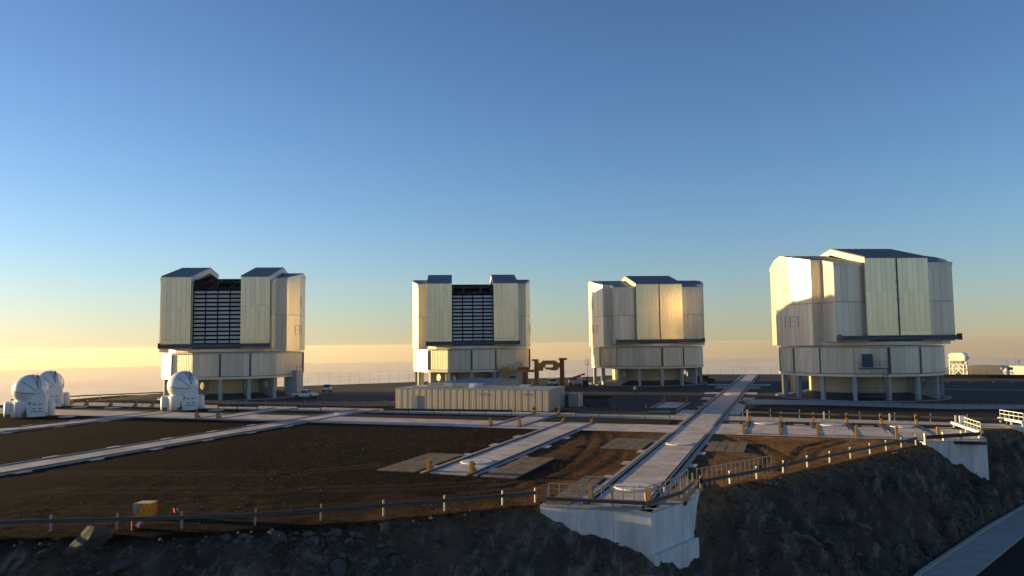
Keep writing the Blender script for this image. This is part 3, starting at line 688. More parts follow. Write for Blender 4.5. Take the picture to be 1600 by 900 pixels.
def bastion(P, label, z0, coping=.5, steps=2.6, foot=None):
    u = thing('retaining_wall', label, 'wall', (P[0][0], P[0][1], 0), 0, 'white concrete bastions'); o = P[0]
    Q = [(x-o[0], y-o[1]) for x, y in P]
    for a, b in zip(Q, Q[1:]):
        l = math.hypot(b[0]-a[0], b[1]-a[1]); n = max(1, round(l/steps))
        for i in range(n):
            p = (a[0]+(b[0]-a[0])*i/n, a[1]+(b[1]-a[1])*i/n); q = (a[0]+(b[0]-a[0])*(i+1)/n, a[1]+(b[1]-a[1])*(i+1)/n)
            p, q = off(p, q, 0, -.012); i0, i1 = off(p, q, -.45)
            MB().prism([p, q, i1, i0], z0, -.03).build('wall_panel', 'whitewall', u)
        c0, c1 = off(a, b, .03, .02); d0, d1 = off(a, b, -.9)
        MB().prism([c0, c1, d1, d0], -.028, .055).build('coping', 'kerb', u)
    if foot:
        a, b = Q[foot], Q[foot+1]; c0, c1 = off(a, b, .35, .25); d0, d1 = off(a, b, -.2)
        MB().prism([c0, c1, d1, d0], z0, lambda x, y: -2.55).build('footing', 'whitewall', u)
    return u
bastion([(83.2,-103.95),(90.6,-103.85),(92.5,-98.9),(92.7,-95.2)], 'white concrete bastion wall under the front end of the longest track', -6, foot=1)
bastion([(112.3,-62.9),(113.4,-62.3),(118.9,-58.2),(119.0,-48.8)], 'white concrete bastion wall at the right end of the station row', -5)
bastion([(124.0,-45.9),(131,-43.8),(131.5,-36)], 'white concrete wall cut by the right edge of the picture', -5)
fill = structure(MB().prism([(83.6,-103.7),(90.3,-103.4),(92.1,-98.7),(92.3,-95.4),(85,-95.4)], -1.5, .0).build('bastion_deck', 'kerb'))
structure(MB().prism([(112.5,-62.4),(118.5,-57.9),(118.6,-49),(112.5,-52)], -1.5, .0).build('bastion_deck', 'kerb'))
structure(MB().prism([(124.4,-45.5),(130.6,-43.4),(131,-36),(124.4,-40)], -1.5, .0).build('bastion_deck', 'kerb'))
def gangway(a, b, label, posts):
    u = thing('gangway', label, 'gangway', (a[0], a[1], .1)); d = Vector((b[0]-a[0], b[1]-a[1], 0))
    MB().bar((0,0,.55),(d.x,d.y,.55),.5,.28).build('beam', 'white', u)
    for t in (.04,.5,.96): MB().bar((d.x*t,d.y*t,-.05),(d.x*t,d.y*t,.42),.2,.2).build('foot', 'white', u)
    for z in (1.15,1.6): MB().bar((d.x*posts,d.y*posts,z),(d.x,d.y,z),.07,.07).build('rail', 'white', u)
    for i in range(6):
        t = posts+(1-posts)*i/5; MB().bar((d.x*t,d.y*t,.69),(d.x*t,d.y*t,1.62),.06,.06).build('baluster', 'white', u)
gangway((117.7,-47.4),(118.5,-57.6),'white steel gangway with railing on the second bastion', .45)
gangway((124.2,-40.4),(125.6,-45.2),'white steel gangway with railing at the right picture edge', .02)
u = thing('control_box', 'small white control box on a post beside the gangway', 'box', (118.6,-48.2,.05)); MB().box(-.35,.35,-.2,.2,.7,1.5).build('cabinet', 'white', u); MB().box(-.08,.08,-.08,.08,0,.7).build('post', 'galv', u)
for x, y, l in ((93.4,-39.0,'white marker post where the dark gravel bed begins'),(103.5,-40.0,'white marker post on the gravel strip behind the first stations'),(111.5,-41.0,'white marker post on the gravel strip, middle one'),(119.0,-41.9,'white marker post on the gravel strip near the gangway')):
    tag(MB().box(-.09,.09,-.09,.09,-.02,.95).box(-.11,.11,-.11,.11,.95,1.0).build('marker_post', 'white', loc=(x,y,.03)), l, 'post', 'white marker posts')
def wire_fence(P, label, h, step, r=.03, top=False):
    u = thing('wire_fence', label, 'fence', (P[0][0],P[0][1],0)); o = P[0]
    for a, b in zip(P, P[1:]):
        A_ = Vector((a[0]-o[0],a[1]-o[1],0)); d = Vector((b[0]-o[0],b[1]-o[1],0))-A_; n = max(1, round(d.length/step))
        for i in range(n): link('post', cached(f'wf{h}{r}', lambda: MB().tube([(0,0,-.1),(0,0,h)], r, 5).mesh('post', 'galv')), u, A_+d*(i/n))
        for z in (h*.35, h*.68, h): MB().bar(A_+Vector((0,0,z)), A_+d+Vector((0,0,z)), .02, .02).build('wire', 'galv', u)
wire_fence([(-36,10),(2,55),(30,80)], 'thin wire fence at the platform rim between the two open telescopes', 3.2, 3.)
wire_fence([(62,106),(110,111)], 'thin wire fence at the platform rim between the two closed telescopes', 2.2, 4.)
wire_fence([(118,100),(150,105)], 'thin wire fence behind the large right telescope', 2., 4.)

# ------------------------------------------------------------------ low ribbed building
u = thing('laboratory_building', 'low flat-roofed building with ribbed beige walls in front of the second telescope', 'building', (36,-37.6,0))
wl = MB().box(.1,27.2,.1,9.2,0,3.35).build('wall', 'labwall', u)
MB().box(-.05,27.35,-.05,9.3,3.35,3.52).build('roof', 'labroof', u)
MB().box(1.5,12.2,9.4,29,0,3.7).build('rear_block', 'labwall', u); MB().box(1.4,12.3,9.35,29.1,3.7,3.85).build('rear_roof', 'labroof', u)
n = 48
for i in range(n): link('wall_panel', unit('labwall'), wl, (27.3/n*(i+.5),.04,1.72), 0, (27.3/n-.015,.12+.03*(i % 2),3.3))
for i in range(9): link('wall_panel', unit('labwall'), wl, (27.26,.05+9.2/9*(i+.5),1.72), math.pi/2, (9.2/9-.015,.12+.03*(i % 2),3.3))
for i in range(9): link('wall_panel', unit('labwall'), wl, (.04,.05+9.2/9*(i+.5),1.72), math.pi/2, (9.2/9-.05,.12,3.3))
MB().box(12.4,13.6,3.0,3.9,3.52,4.2).box(12.6,13.4,2.7,3.0,3.6,4.05).build('roof_vent', 'white', u)
MB().box(3.0,4.2,-.11,-.02,.1,2.3).build('door', 'labroof', u)
MB().box(7.0,8.6,4.5,6.0,3.52,4.05).box(7.2,8.4,4.6,5.9,4.05,4.12).build('roof_unit', 'column', u); MB().box(20.5,22.4,5.5,6.6,3.52,3.9).build('roof_unit', 'column', u); MB().tube([(2,2.2,3.6),(11.8,2.2,3.6)], .08, 6).build('roof_pipe', 'galvpost', u)
for x in (14.6,22.0): MB().box(x,x+1.6,-.12,-.04,2.7,2.82).build('wall_lamp', 'vent', u)
tag(MB().box(0,1.7,0,3,0,2.2).box(-.1,1.8,-.1,3.1,2.2,2.3).build('annex', 'labwall', loc=(64.0,-28.5,0)), 'small plain concrete annex right behind the ribbed building', 'building')
handrail([(65,-27.5),(70,-27.2)], 'small dark railing at the stair beside the annex', h=1.1, low=.55, step=1.2, m='galv')

# ------------------------------------------------------------------ yellow gantry
def rot2(a): return math.atan2(a[1], a[0])
gt = thing('lifting_gantry', 'tall yellow brown steel gantry frame standing free beside the second telescope', 'gantry', (40.9,25.0,0), math.atan2(1.0,6.2))
MB().box(-.5,.5,-.55,.55,0,6.5).box(-1.1,.4,-.65,.65,6.5,6.95).build('left_post', 'gantry', gt); MB().box(5.8,6.8,-.55,.55,0,6.7).box(5.6,7.5,-.65,.65,6.7,7.2).build('right_post', 'gantryred', gt)
cb = MB(); cb.box(.5,2.2,-.45,.45,4.9,6.0); cb.box(4.1,5.8,-.45,.45,4.9,6.0); cb.box(2.2,4.1,-.45,.45,5.6,6.0); cb.box(2.2,4.1,-.45,.45,4.4,4.9)
cb.poly([(x,y,z) for y in (-.45,.45) for x, z in ((1.0,6.0),(5.3,6.0),(4.6,6.6),(1.7,6.6))], [(0,1,2,3),(7,6,5,4),(0,4,5,1),(1,5,6,2),(2,6,7,3),(3,7,4,0)])
cb.box(.5,1.6,-.4,.4,4.1,4.9); cb.box(3.5,5.0,-.4,.4,4.2,4.4).box(4.1,5.4,-.4,.4,4.4,4.9)
cb.build('cross_beam', 'gantry', gt); MB().box(-.25,.3,-.68,-.55,2.0,5.4).build('ladder_panel', 'yellow', gt)
g2 = thing('lifting_gantry', 'lower yellow brown gantry frame in front of the blue door of the second telescope', 'gantry', (36.9,14.3,0), math.atan2(1,6.2)); g2.scale = (.95,.95,.97)
MB().box(-.55,.55,-.55,.55,0,4.3).box(-1.1,.9,-.65,.65,4.9,5.4).build('left_post', 'gantry', g2); MB().box(4.1,5.1,-.5,.5,0,4.3).box(3.0,5.8,-.6,.6,4.9,5.5).build('right_post', 'gantryred', g2)
MB().box(-1.3,7.1,-.5,.5,4.3,4.9).build('cross_beam', 'gantry', g2); MB().box(5.5,6.4,-.4,.4,0,2.3).build('counterweight', 'gantry', g2)

# ------------------------------------------------------------------ small round telescopes
def sphere_arc(c, r, ax, d, a0, a1, n=24):
    """points of the small circle on a sphere about axis ax at signed distance d"""
    ax = Vector(ax).normalized(); u = ax.cross(Vector((0,0,1)));  u = Vector((1,0,0)) if u.length < 1e-3 else u.normalized(); v = ax.cross(u)
    rr_ = math.sqrt(max(0, r*r-d*d))
    return [Vector(c)+ax*d+u*math.cos(a0+(a1-a0)*i/n)*rr_+v*math.sin(a0+(a1-a0)*i/n)*rr_ for i in range(n+1)]
def text_mesh(s, size, m):
    cu = bpy.data.curves.new('digit', 'FONT'); cu.body = s; cu.size = size; cu.extrude = .01; cu.align_x = 'CENTER'
    o = bpy.data.objects.new('tmp', cu); C.objects.link(o); bpy.context.view_layer.update()
    me = bpy.data.meshes.new_from_object(o.evaluated_get(bpy.context.evaluated_depsgraph_get())); bpy.data.objects.remove(o); me.materials.clear(); me.materials.append(MAT[m]); return me
def small_telescope(x, y, rz, num, label):
    u = thing('dome_telescope', label, 'telescope', (x, y, .05), rz, 'small white dome telescopes on the rail stations')
    c = (0,0,4.15); r = 2.55
    prof = [(r*math.cos(t), 4.15+r*math.sin(t)) for t in np.linspace(R(-62), R(90), 22)]
    dm = link('dome', cached('atdome', lambda: MB().lathe(prof, 40).mesh('dome', 'dome', True)), u)
    def seams():
        m = MB()
        for ax, d, a0, a1 in (((1,.15,.1),1.05,0,2*math.pi),((1,.15,.1),1.35,0,2*math.pi)): m.tube(sphere_arc(c, r+.02, ax, d, a0, a1, 40), .035, 5, cap=False)
        return m
    link('shutter_ring', cached('atseam', lambda: seams().mesh('shutter_ring', 'seam')), dm)
    def arms():
        m = MB(); hub = Vector((1.35,-2.2,3.75))
        for e in ((-1.2,-1.6,5.75),(-2.3,-1.2,4.15),(.3,-1.1,6.45)):
            pts = []
            for i in range(13):
                p = hub.lerp(Vector(e), i/12)-Vector(c); p.normalize(); pts.append(Vector(c)+p*(r+.04))
            m.tube(pts, .045, 5)
        return m
    link('shutter_arm', cached('atarm', lambda: arms().mesh('shutter_arm', 'seam')), dm)
    link('pivot', cached('athub', lambda: MB().tube([(1.3,-2.05,3.78),(1.45,-2.55,3.7)], .24, 10).mesh('pivot', 'seam')), dm)
    def hoist():
        m = MB()
        for t in np.linspace(R(35), R(105), 7):
            p = Vector((.95+.25*math.cos(t), -2.3*math.cos(t), 4.15+2.35*math.sin(t))); m.box(p.x-.12,p.x+.12,p.y-.1,p.y+.1,p.z-.03,p.z+.14)
        m.bar((.2,-.6,6.6),(1.2,-.9,6.9),.05,.05); m.bar((.3,.2,6.6),(.1,.2,7.0),.05,.05)
        return m
    link('top_latch', cached('athoist', lambda: hoist().mesh('top_latch', 'seam')), dm)
    b = link('base', cached('atbase', lambda: MB().lathe([(0,2.5),(2.35,2.5),(2.5,2.38),(2.55,2.2),(2.55,.12),(2.4,.05)], 36).mesh('base', 'white', True)), u)
    cab = link('cabinet', cached('atcab', lambda: MB().prism([(-.15,-2.9),(2.35,-2.75),(2.6,-1.0),(-.1,-1.2)], .1, 2.62).poly([(x_,y_,z) for y_ in (-2.6,-1.2) for x_, z in ((.0,2.62),(2.5,2.62),(2.4,3.5),(1.95,4.35),(1.2,4.5),(.75,3.5))], [tuple(range(6)), tuple(range(6,12))[::-1]]+[(i,6+i,6+(i+1)%6,(i+1)%6) for i in range(6)]).mesh('cabinet', 'white')), u)
    for i, vx in enumerate((.85,1.65)):
        for vz in (2.05,1.35): link('vent', cached('atvent', lambda: MB().box(-.27,.27,-.03,.03,-.11,.11).mesh('vent', 'vent')), cab, (vx,-2.88+.06*vx,vz), R(3.4))
    link('name_strip', cached('atstrip', lambda: MB().box(-.85,.85,-.03,.03,-.08,.08).mesh('name_strip', 'vent')), cab, (1.2,-2.84,.92), R(3.4))
    if num:
        o = link('number', text_mesh(num, .85, 'black'), cab, (.2,-2.94,1.95)); o.rotation_euler = (R(90),0,R(3.4))
    for s in (-1, 1):
        link('side_pod', cached('atpod', lambda: MB().lathe([(0,2.55),(.4,2.5),(.62,2.2),(.66,.4),(.55,.1)], 20).mesh('side_pod', 'white', True)), u, (s*2.85,.2+.2*s,0))
        link('wheel_unit', cached('atwheel', lambda: MB().box(-.28,.28,-.3,.3,.0,.62).tube([(-.32,0,.3),(.32,0,.3)], .28, 12).mesh('wheel_unit', 'seam')), u, (s*2.5-.3,-1.9,.03))
    link('cable', cached('atcable', lambda: MB().tube([(-.2,-2.98,1.5),(-.3,-3.0,1.2),(-.45,-3.0,.8),(-.5,-2.95,.2)], .06, 6).mesh('cable', 'black')), u)
    link('power_unit', cached('atpow', lambda: MB().box(-.4,.3,-.35,.3,.05,.75).lathe([(.22,.75),(.2,1.0),(0,1.05)], 10).mesh('power_unit', 'seam')), u, (-.35,-2.85,0))
    return u
small_telescope(0,-48, R(43), '3', 'white dome telescope numbered 3 standing in front of the first open telescope')
small_telescope(-16,-64, R(47), '4', 'white dome telescope numbered 4 at the left picture edge, nearer of the pair')
small_telescope(-32,-48, R(45), '', 'white dome telescope partly hidden behind the dome numbered 4')

# ------------------------------------------------------------------ vehicles
def wheel(parent, x, y, r=.38):
    w_ = link('wheel', cached(f'tyre{r}', lambda: MB().tube([(0,-.13,0),(0,.13,0)], r, 18).mesh('wheel', 'tyre')), parent, (x, y, r))
    link('rim', cached('rim', lambda: MB().tube([(0,-.15,0),(0,.15,0)], .2, 12).mesh('rim', 'galvpost')), w_)
def ext_y(prof, y0, y1):     # prof (x, z) extruded across the vehicle
    k = len(prof)
    return MB().poly([(x,y0,z) for x, z in prof]+[(x,y1,z) for x, z in prof], [tuple(range(k)), tuple(reversed(range(k,2*k)))]+[(i,k+i,k+(i+1)%k,(i+1)%k) for i in range(k)])
def pickup(loc, rz, label):
    u = thing('pickup_truck', label, 'truck', loc, rz, 'vehicles parked on the platform')
    ext_y([(-2.6,.55),(-2.6,1.1),(-.75,1.12),(-.75,1.0),(-.6,1.0),(1.0,1.08),(2.3,.98),(2.58,.8),(2.6,.5),(2.2,.42),(1.95,.75),(1.35,.75),(1.1,.4),(-1.1,.4),(-1.35,.75),(-1.95,.75),(-2.2,.42)], -.88, .88).build('body', 'carpaint', u)
    ext_y([(-.72,1.03),(-.6,1.62),(-.35,1.74),(.45,1.72),(1.15,1.07)], -.76, .76).build('cabin', 'carpaint', u)
    for s in (-1, 1):
        ext_y([(-.55,1.1),(-.48,1.56),(.02,1.64),(.05,1.1)], s*.765-.01, s*.765+.01).build('window', 'glass', u); ext_y([(.12,1.1),(.1,1.64),(.42,1.62),(.98,1.1)], s*.765-.01, s*.765+.01).build('window', 'glass', u)
        MB().box(2.45,2.63,s*.6-.18,s*.6+.18,.72,.9).build('headlight', 'galvpost', u); MB().box(-2.64,-2.58,s*.74-.1,s*.74+.1,.75,1.02).build('tail_light', 'redpaint', u)
    MB().poly([(.5,-.7,1.68),(1.14,-.7,1.13),(1.14,.7,1.13),(.5,.7,1.68)], [(0,1,2,3)]).poly([(.51,-.7,1.70),(1.16,-.7,1.14),(1.16,.7,1.14),(.51,.7,1.70)], [(0,1,2,3)]).build('windscreen', 'glass', u)
    MB().box(-.74,-.7,-.66,.66,1.15,1.6).build('rear_window', 'glass', u)
    MB().box(-2.55,-.8,-.8,.8,1.06,1.13).build('load_bed', 'black', u); MB().box(2.55,2.68,-.8,.8,.42,.62).build('bumper', 'darksteel', u)
    for x in (-1.65,1.65):
        for s in (-1, 1): wheel(u, x, s*.78)
    return u
def suv(loc, rz, label, paint='carpaint', group='vehicles parked on the platform'):
    u = thing('car', label, 'car', loc, rz, group)
    ext_y([(-2.2,.45),(-2.25,1.0),(-2.1,1.15),(1.0,1.1),(2.1,.95),(2.25,.7),(2.2,.42),(1.8,.7),(1.1,.7),(.9,.4),(-.9,.4),(-1.1,.7),(-1.8,.7)], -.9, .9).build('body', paint, u)
    ext_y([(-2.12,1.12),(-1.95,1.68),(-1.7,1.8),(.35,1.78),(1.05,1.08)], -.78, .78).build('cabin', paint, u)
    for s in (-1, 1):
        ext_y([(-1.9,1.15),(-1.78,1.62),(-.7,1.68),(-.7,1.15)], s*.79-.01, s*.79+.01).build('window', 'glass', u); ext_y([(-.6,1.15),(-.6,1.68),(.3,1.67),(.85,1.15)], s*.79-.01, s*.79+.01).build('window', 'glass', u)
        MB().box(2.1,2.27,s*.62-.2,s*.62+.2,.72,.92).build('headlight', 'galvpost', u)
    MB().poly([(.42,-.72,1.73),(1.08,-.72,1.13),(1.08,.72,1.13),(.42,.72,1.73)], [(0,1,2,3)]).build('windscreen', 'glass', u)
    MB().box(2.18,2.3,-.85,.85,.42,.62).build('bumper', 'darksteel', u)
    for x in (-1.45,1.45):
        for s in (-1, 1): wheel(u, x, s*.8)
    return u
pickup((4.4,-18.6,.03), R(8), 'white pickup truck parked beside the base of the first telescope')
suv((-2.6,-.2,.03), R(-62), 'white van facing the camera behind the pickup truck, near the platform rim')
suv((42.6,32.5,.03), R(-60), 'small dark-windowed car seen through the yellow gantry frame')
suv((78.5,53,.03), R(20), 'dark car half hidden at the right foot of the third telescope', 'black')
u = thing('service_truck', 'red and white service truck between the gantry and the third telescope', 'truck', (48.6,34.5,.03), R(-35))
MB().box(-2.4,1.0,-.9,.9,.6,1.3).build('flatbed', 'white', u); ext_y([(1.0,.6),(1.0,2.1),(1.9,2.1),(2.4,1.4),(2.5,.6)], -.9, .9).build('cabin', 'white', u); MB().box(-2.2,.6,-.8,.8,1.35,1.9).bar((-1.8,0,1.9),(2.6,.3,3.0),.35,.35).build('boom', 'redpaint', u); MB().box(.2,.8,-.5,.5,1.9,2.5).build('boom_turret', 'redpaint', u)
for x in (-1.6,1.6):
    for s in (-1, 1): wheel(u, x, s*.8)
u = thing('forklift', 'dark forklift with mast beside the red service truck', 'forklift', (51.6,31.2,.03), R(-70))
MB().box(-1.0,.8,-.6,.6,.3,1.2).box(-1.0,-.3,-.55,.55,1.2,1.5).build('body', 'black', u)
for s in (-1, 1): MB().box(.85,1.0,s*.4-.06,s*.4+.06,.1,2.9).build('mast', 'black', u); MB().box(1.0,2.0,s*.3-.06,s*.3+.06,.1,.16).build('fork', 'black', u)
MB().box(-.7,.5,-.55,.55,2.1,2.18).bar((-.65,-.5,1.2),(-.65,-.5,2.1),.07,.07).bar((-.65,.5,1.2),(-.65,.5,2.1),.07,.07).bar((.45,-.5,1.2),(.45,-.5,2.1),.07,.07).bar((.45,.5,1.2),(.45,.5,2.1),.07,.07).build('roof_guard', 'black', u)
for x in (-.7,.6):
    for s in (-1, 1): wheel(u, x, s*.5, .32)

# ------------------------------------------------------------------ person
def skin_mesh(name, V, E, Rr, m, parent, sub=2):
    me = bpy.data.meshes.new(name); me.from_pydata(V, E, []); me.materials.append(MAT[m]); o = link(name, me, parent)
    md = o.modifiers.new('skin', 'SKIN')
    if not me.skin_vertices: me.attributes.new
    for i, r in enumerate(Rr): me.skin_vertices[0].data[i].radius = r if isinstance(r, tuple) else (r, r)
    me.skin_vertices[0].data[0].use_root = True
    o.modifiers.new('sub', 'SUBSURF').levels = sub; o.modifiers['sub'].render_levels = sub
    return o
def person(loc, rz, label):
    u = thing('person', label, 'person', loc, rz)
    V = [(0,0,.95),(0,0,1.12),(0,0,1.32),(0,0,1.45),(0,-.01,1.54),(0,-.02,1.66),(0,-.02,1.75),
         (.10,0,.90),(.11,-.02,.50),(.12,.02,.10),(.12,-.12,.045),(-.10,0,.90),(-.11,.02,.50),(-.13,.05,.10),(-.13,-.09,.045),
         (.19,0,1.40),(.27,.03,1.13),(.26,-.10,.92),(.25,-.14,.82),(-.19,0,1.40),(-.27,.03,1.13),(-.25,-.10,.93),(-.24,-.15,.83)]
    E = [(0,1),(1,2),(2,3),(3,4),(4,5),(5,6),(0,7),(7,8),(8,9),(9,10),(0,11),(11,12),(12,13),(13,14),(3,15),(15,16),(16,17),(17,18),(3,19),(19,20),(20,21),(21,22)]
    Rr = [(.15,.11),(.14,.10),(.17,.11),(.12,.09),.05,(.075,.09),(.06,.07),.085,.06,.045,.04,.085,.06,.045,.04,.06,.048,.036,.03,.06,.048,.036,.03]
    me = bpy.data.meshes.new('body'); me.from_pydata(V, E, []); me.materials.append(MAT['skin']); o = link('body', me, u)
    bpy.context.view_layer.objects.active = o
    md = o.modifiers.new('skin', 'SKIN')
    sv = me.skin_vertices[0].data if me.skin_vertices else None
    if sv is None:
        at = me.attributes.new('skin_vertex', 'FLOAT', 'POINT')
    for i, r in enumerate(Rr):
        if sv: sv[i].radius = r if isinstance(r, tuple) else (r, r)
    if sv: sv[0].use_root = True
    sb = o.modifiers.new('sub', 'SUBSURF'); sb.levels = 2; sb.render_levels = 2
    j = MB()
    def ring(z, rx, ry, n=14, cx=0): return [(cx+rx*math.cos(2*math.pi*k/n), ry*math.sin(2*math.pi*k/n), z) for k in range(n)]
    def loft(rs, m, name):
        b = MB(); n = len(rs[0]); b.poly([p for r_ in rs for p in r_], [(i*n+k, i*n+(k+1)%n, (i+1)*n+(k+1)%n, (i+1)*n+k) for i in range(len(rs)-1) for k in range(n)]); return b.build(name, m, u, True)
    jk = loft([ring(.88,.185,.14), ring(1.05,.175,.13), ring(1.3,.205,.14), ring(1.42,.19,.12), ring(1.5,.09,.085)], 'jacket', 'jacket')
    for s in (-1, 1): MB().tube([(s*.17,0,1.42),(s*.275,.03,1.13),(s*.258,-.09,.94)], .085, 10, r2=.06).build('sleeve', 'jacket', jk, True)
    tr = loft([ring(.80,.17,.13), ring(.95,.175,.13)], 'trousers', 'trousers')
    for s in (-1, 1): MB().tube([(s*.09,0,.88),(s*.11,-.01,.5),(s*.125,.03,.08)], .10, 10, r2=.075).build('trouser_leg', 'trousers', tr, True)
    MB().lathe([(.0,1.80),(.06,1.785),(.09,1.73),(.092,1.68)], 14, c=(0,.0)).build('hair', 'hair', u, True)
person((68.8,6.2,.025), R(20), 'person in a light jacket and dark trousers standing on the asphalt before the third telescope')

# ------------------------------------------------------------------ right background
u = thing('lattice_tower', 'white lattice tower carrying a rounded white cover, right of the large telescope', 'tower', (145.2,95.6,0), R(-24)); u.scale = (.86,.86,.98)
for sx in (-1, 1):
    for sy in (-1, 1): MB().bar((sx*2.1,sy*2.1,-.1),(sx*2.0,sy*2.0,4.6),.32,.32).build('leg', 'white', u)
for sy in (-1, 1):
    MB().bar((-2.1,sy*2.1,.2),(0,sy*2.0,2.3),.26,.26).bar((0,sy*2.0,2.3),(2.1,sy*2.1,.2),.26,.26).bar((-2,sy*2,4.4),(0,sy*2.0,2.3),.26,.26).bar((0,sy*2.0,2.3),(2,sy*2,4.4),.26,.26).build('brace', 'white', u)
    MB().bar((sy*2.1,-2.1,.2),(sy*2.0,2.0,4.4),.2,.2).build('brace', 'white', u)
MB().box(-2.5,2.5,-2.5,2.5,4.6,4.85).build('deck', 'white', u)
for x in (-1.2,0,1.2): MB().box(x-.45,x+.45,-2.45,-2.3,3.7,4.6).build('equipment_rack', 'galvpost', u)
MB().bar((-2.4,-2.4,2.3),(2.4,-2.4,2.3),.2,.2).bar((-2.4,-2.4,3.6),(2.4,-2.4,3.6),.2,.2).build('crossbar', 'white', u)
cvp = [(-2.5,4.85),(-2.6,5.6),(-2.3,6.4),(-1.6,6.85),(1.7,6.9),(2.3,6.5),(2.6,5.7),(2.5,4.85)]
ext_y(cvp, -2.4, 2.4).build('rounded_cover', 'white', u); MB().box(2.7,3.3,-.3,.3,5.3,5.5).bar((-2.5,-2.5,5.0),(-2.5,-2.5,5.9),.08,.08).build('bracket', 'darksteel', u)
u = thing('white_building', 'long low white building at the right picture edge', 'building', (155.3,94.6,0), R(-22))
MB().box(0,16,0,5,0,3.0).build('wall', 'white', u); MB().box(-.1,16.1,-.1,5.1,3.0,3.12).build('roof', 'white', u); MB().box(1.9,2.9,-.06,.02,1.9,2.6).build('window', 'glass', u)
for x, h in ((1.3,1.5),(3.4,2.2),(4.2,1.7)): MB().tube([(x,2,3.1),(x,2,3.1+h)], .06, 6).build('mast', 'white', u)
MB().lathe([(0,3.9),(.3,4.0),(.42,4.3)], 14, c=(4.2,2)).build('dish', 'white', u)
tag(MB().prism([(118,88),(150,84),(185,84),(185,86),(150,86.5),(118,90.5)], 0, .9).build('earth_bank', 'darkgravel'), 'low dark earth bank behind the asphalt at the right edge', 'bank')
wire_fence([(148.5,94),(155,93)], 'short fence between the lattice tower and the white building', 1.8, 1.6, .05)
for i, x in enumerate((128,133,134.5,136,141,146,150,156,161,166)):
    tag(MB().box(-.3,.3,-.12,.12,-.02,.3).box(-.25,.25,-.08,.08,.3,.36).build('kerb_marker', 'kerb', loc=(x,58+.15*(x-128),.02)), f'{("first","second","third","fourth","fifth","sixth","seventh","eighth","ninth","tenth")[i]} small pale kerb marker from the left across the right asphalt', 'marker', 'kerb markers on the asphalt')
structure(MB().prism([(124,32),(190,26),(190,27.2),(124,33.2)], -.05, .06).build('kerb_line', 'kerb'))

# ------------------------------------------------------------------ foreground odds and ends
u = thing('wrapped_crate', 'gold foil wrapped crate with a pale sheet on its left, beside the left guardrail', 'crate', (59.7,-114.1,-.03), R(14)); u.scale = (.82,.82,.98)
cr = MB().box(-.62,.68,-.5,.5,0,.95).build('crate_body', 'crate', u)
bm_v = cr.data.vertices
for v in bm_v: v.co.x += random.uniform(-.04,.04); v.co.z += random.uniform(-.03,.03)
MB().box(-.70,-.46,-.58,-.48,.28,.92).box(-.72,-.62,-.58,.3,.25,.9).build('pale_sheet', 'kerb', u); MB().box(-.44,-.28,-.56,-.49,.25,.9).build('grey_label', 'galvpost', u)
for k in range(9):
    x, z = random.uniform(-.3,.55), random.uniform(.15,.8); MB().poly([(x+random.uniform(-.12,.12),-.515-.01*random.random(),z+random.uniform(-.1,.1)) for _ in range(4)], [(0,1,2,3)]).build('foil_crease', 'yellow', u)
def cone(loc, rot, label, s=1.):
    u = thing('traffic_cone', label, 'cone', loc, 0, 'fallen traffic cones'); u.rotation_euler = rot; u.scale = (s,s,s)
    MB().lathe([(.22,0),(.16,.25)], 16).box(-.26,.26,-.26,.26,-.05,.0).build('cone_base', 'redpaint', u, False); MB().lathe([(.16,.25),(.11,.42)], 16).build('white_band', 'white', u, True); MB().lathe([(.11,.42),(.05,.62),(0,.64)], 16).build('cone_tip', 'redpaint', u, True)
cone((61.9,-116.9,.22), (R(86),0,R(75)), 'fallen red and white traffic cone lying below the gold crate, under the guardrail', 1.2)
cone((61.0,-118.55,-.15), (R(70),0,R(115)), 'red traffic cone lying at the slope edge beside the biggest boulder', 1.1)
cone((61.0,-113.0,.2), (R(80),0,R(150)), 'small orange red cone lying on the gravel right of the gold crate', .55)
def rock_mesh(seed, flat=.75):
    import bmesh
    r_ = random.Random(seed); bm = bmesh.new()
    for _ in range(16):
        v = Vector((r_.gauss(0,1), r_.gauss(0,1), r_.gauss(0,1))).normalized()*r_.uniform(.38,.55); v.z *= flat; bm.verts.new(v)
    g = bmesh.ops.convex_hull(bm, input=bm.verts); bmesh.ops.delete(bm, geom=[e for e in g['geom_interior'] if isinstance(e, bmesh.types.BMVert)], context='VERTS')
    bmesh.ops.subdivide_edges(bm, edges=bm.edges[:], cuts=2, use_grid_fill=True)
    for v in bm.verts: v.co += Vector((r_.uniform(-1,1), r_.uniform(-1,1), r_.uniform(-1,1)))*.022
    me = bpy.data.meshes.new('rock'); bm.to_mesh(me); bm.free(); return me
ROCKS = {}
for mname in ('rock','palerock'):
    for s in range(6):
        me = rock_mesh(s+10); me.materials.append(MAT[mname]); ROCKS[mname, s] = me
def boulder(x, y, size, label, s, m='rock', group='boulders on the slope', rot=None, stretch=(1,1,1), sink=.25):
    z = float(height(np.array([x]), np.array([y]))[0]); o = bpy.data.objects.new('boulder', ROCKS[m, s % 6]); C.objects.link(o)
    o.location = (x, y, z+size*(.3-sink)); o.rotation_euler = rot or (random.uniform(-.6,.6), random.uniform(-.6,.6), random.uniform(0,6.28)); o.scale = tuple(size*q for q in stretch); return tag(o, label, 'boulder', group)
boulder(61.1,-119.6,2.5,'biggest boulder, a slanting grey slab right below the left guardrail',3,stretch=(1.3,.7,.9),rot=(.5,-.5,.4))
boulder(64.0,-119.9,1.6,'flat grey boulder at the bottom edge below the fallen cones',1,stretch=(1.2,.8,.7),rot=(.2,-.3,.2))
boulder(72.5,-115.0,1.7,'large angular boulder in the rubble pile, lower left one',2,stretch=(1.2,.8,.8))
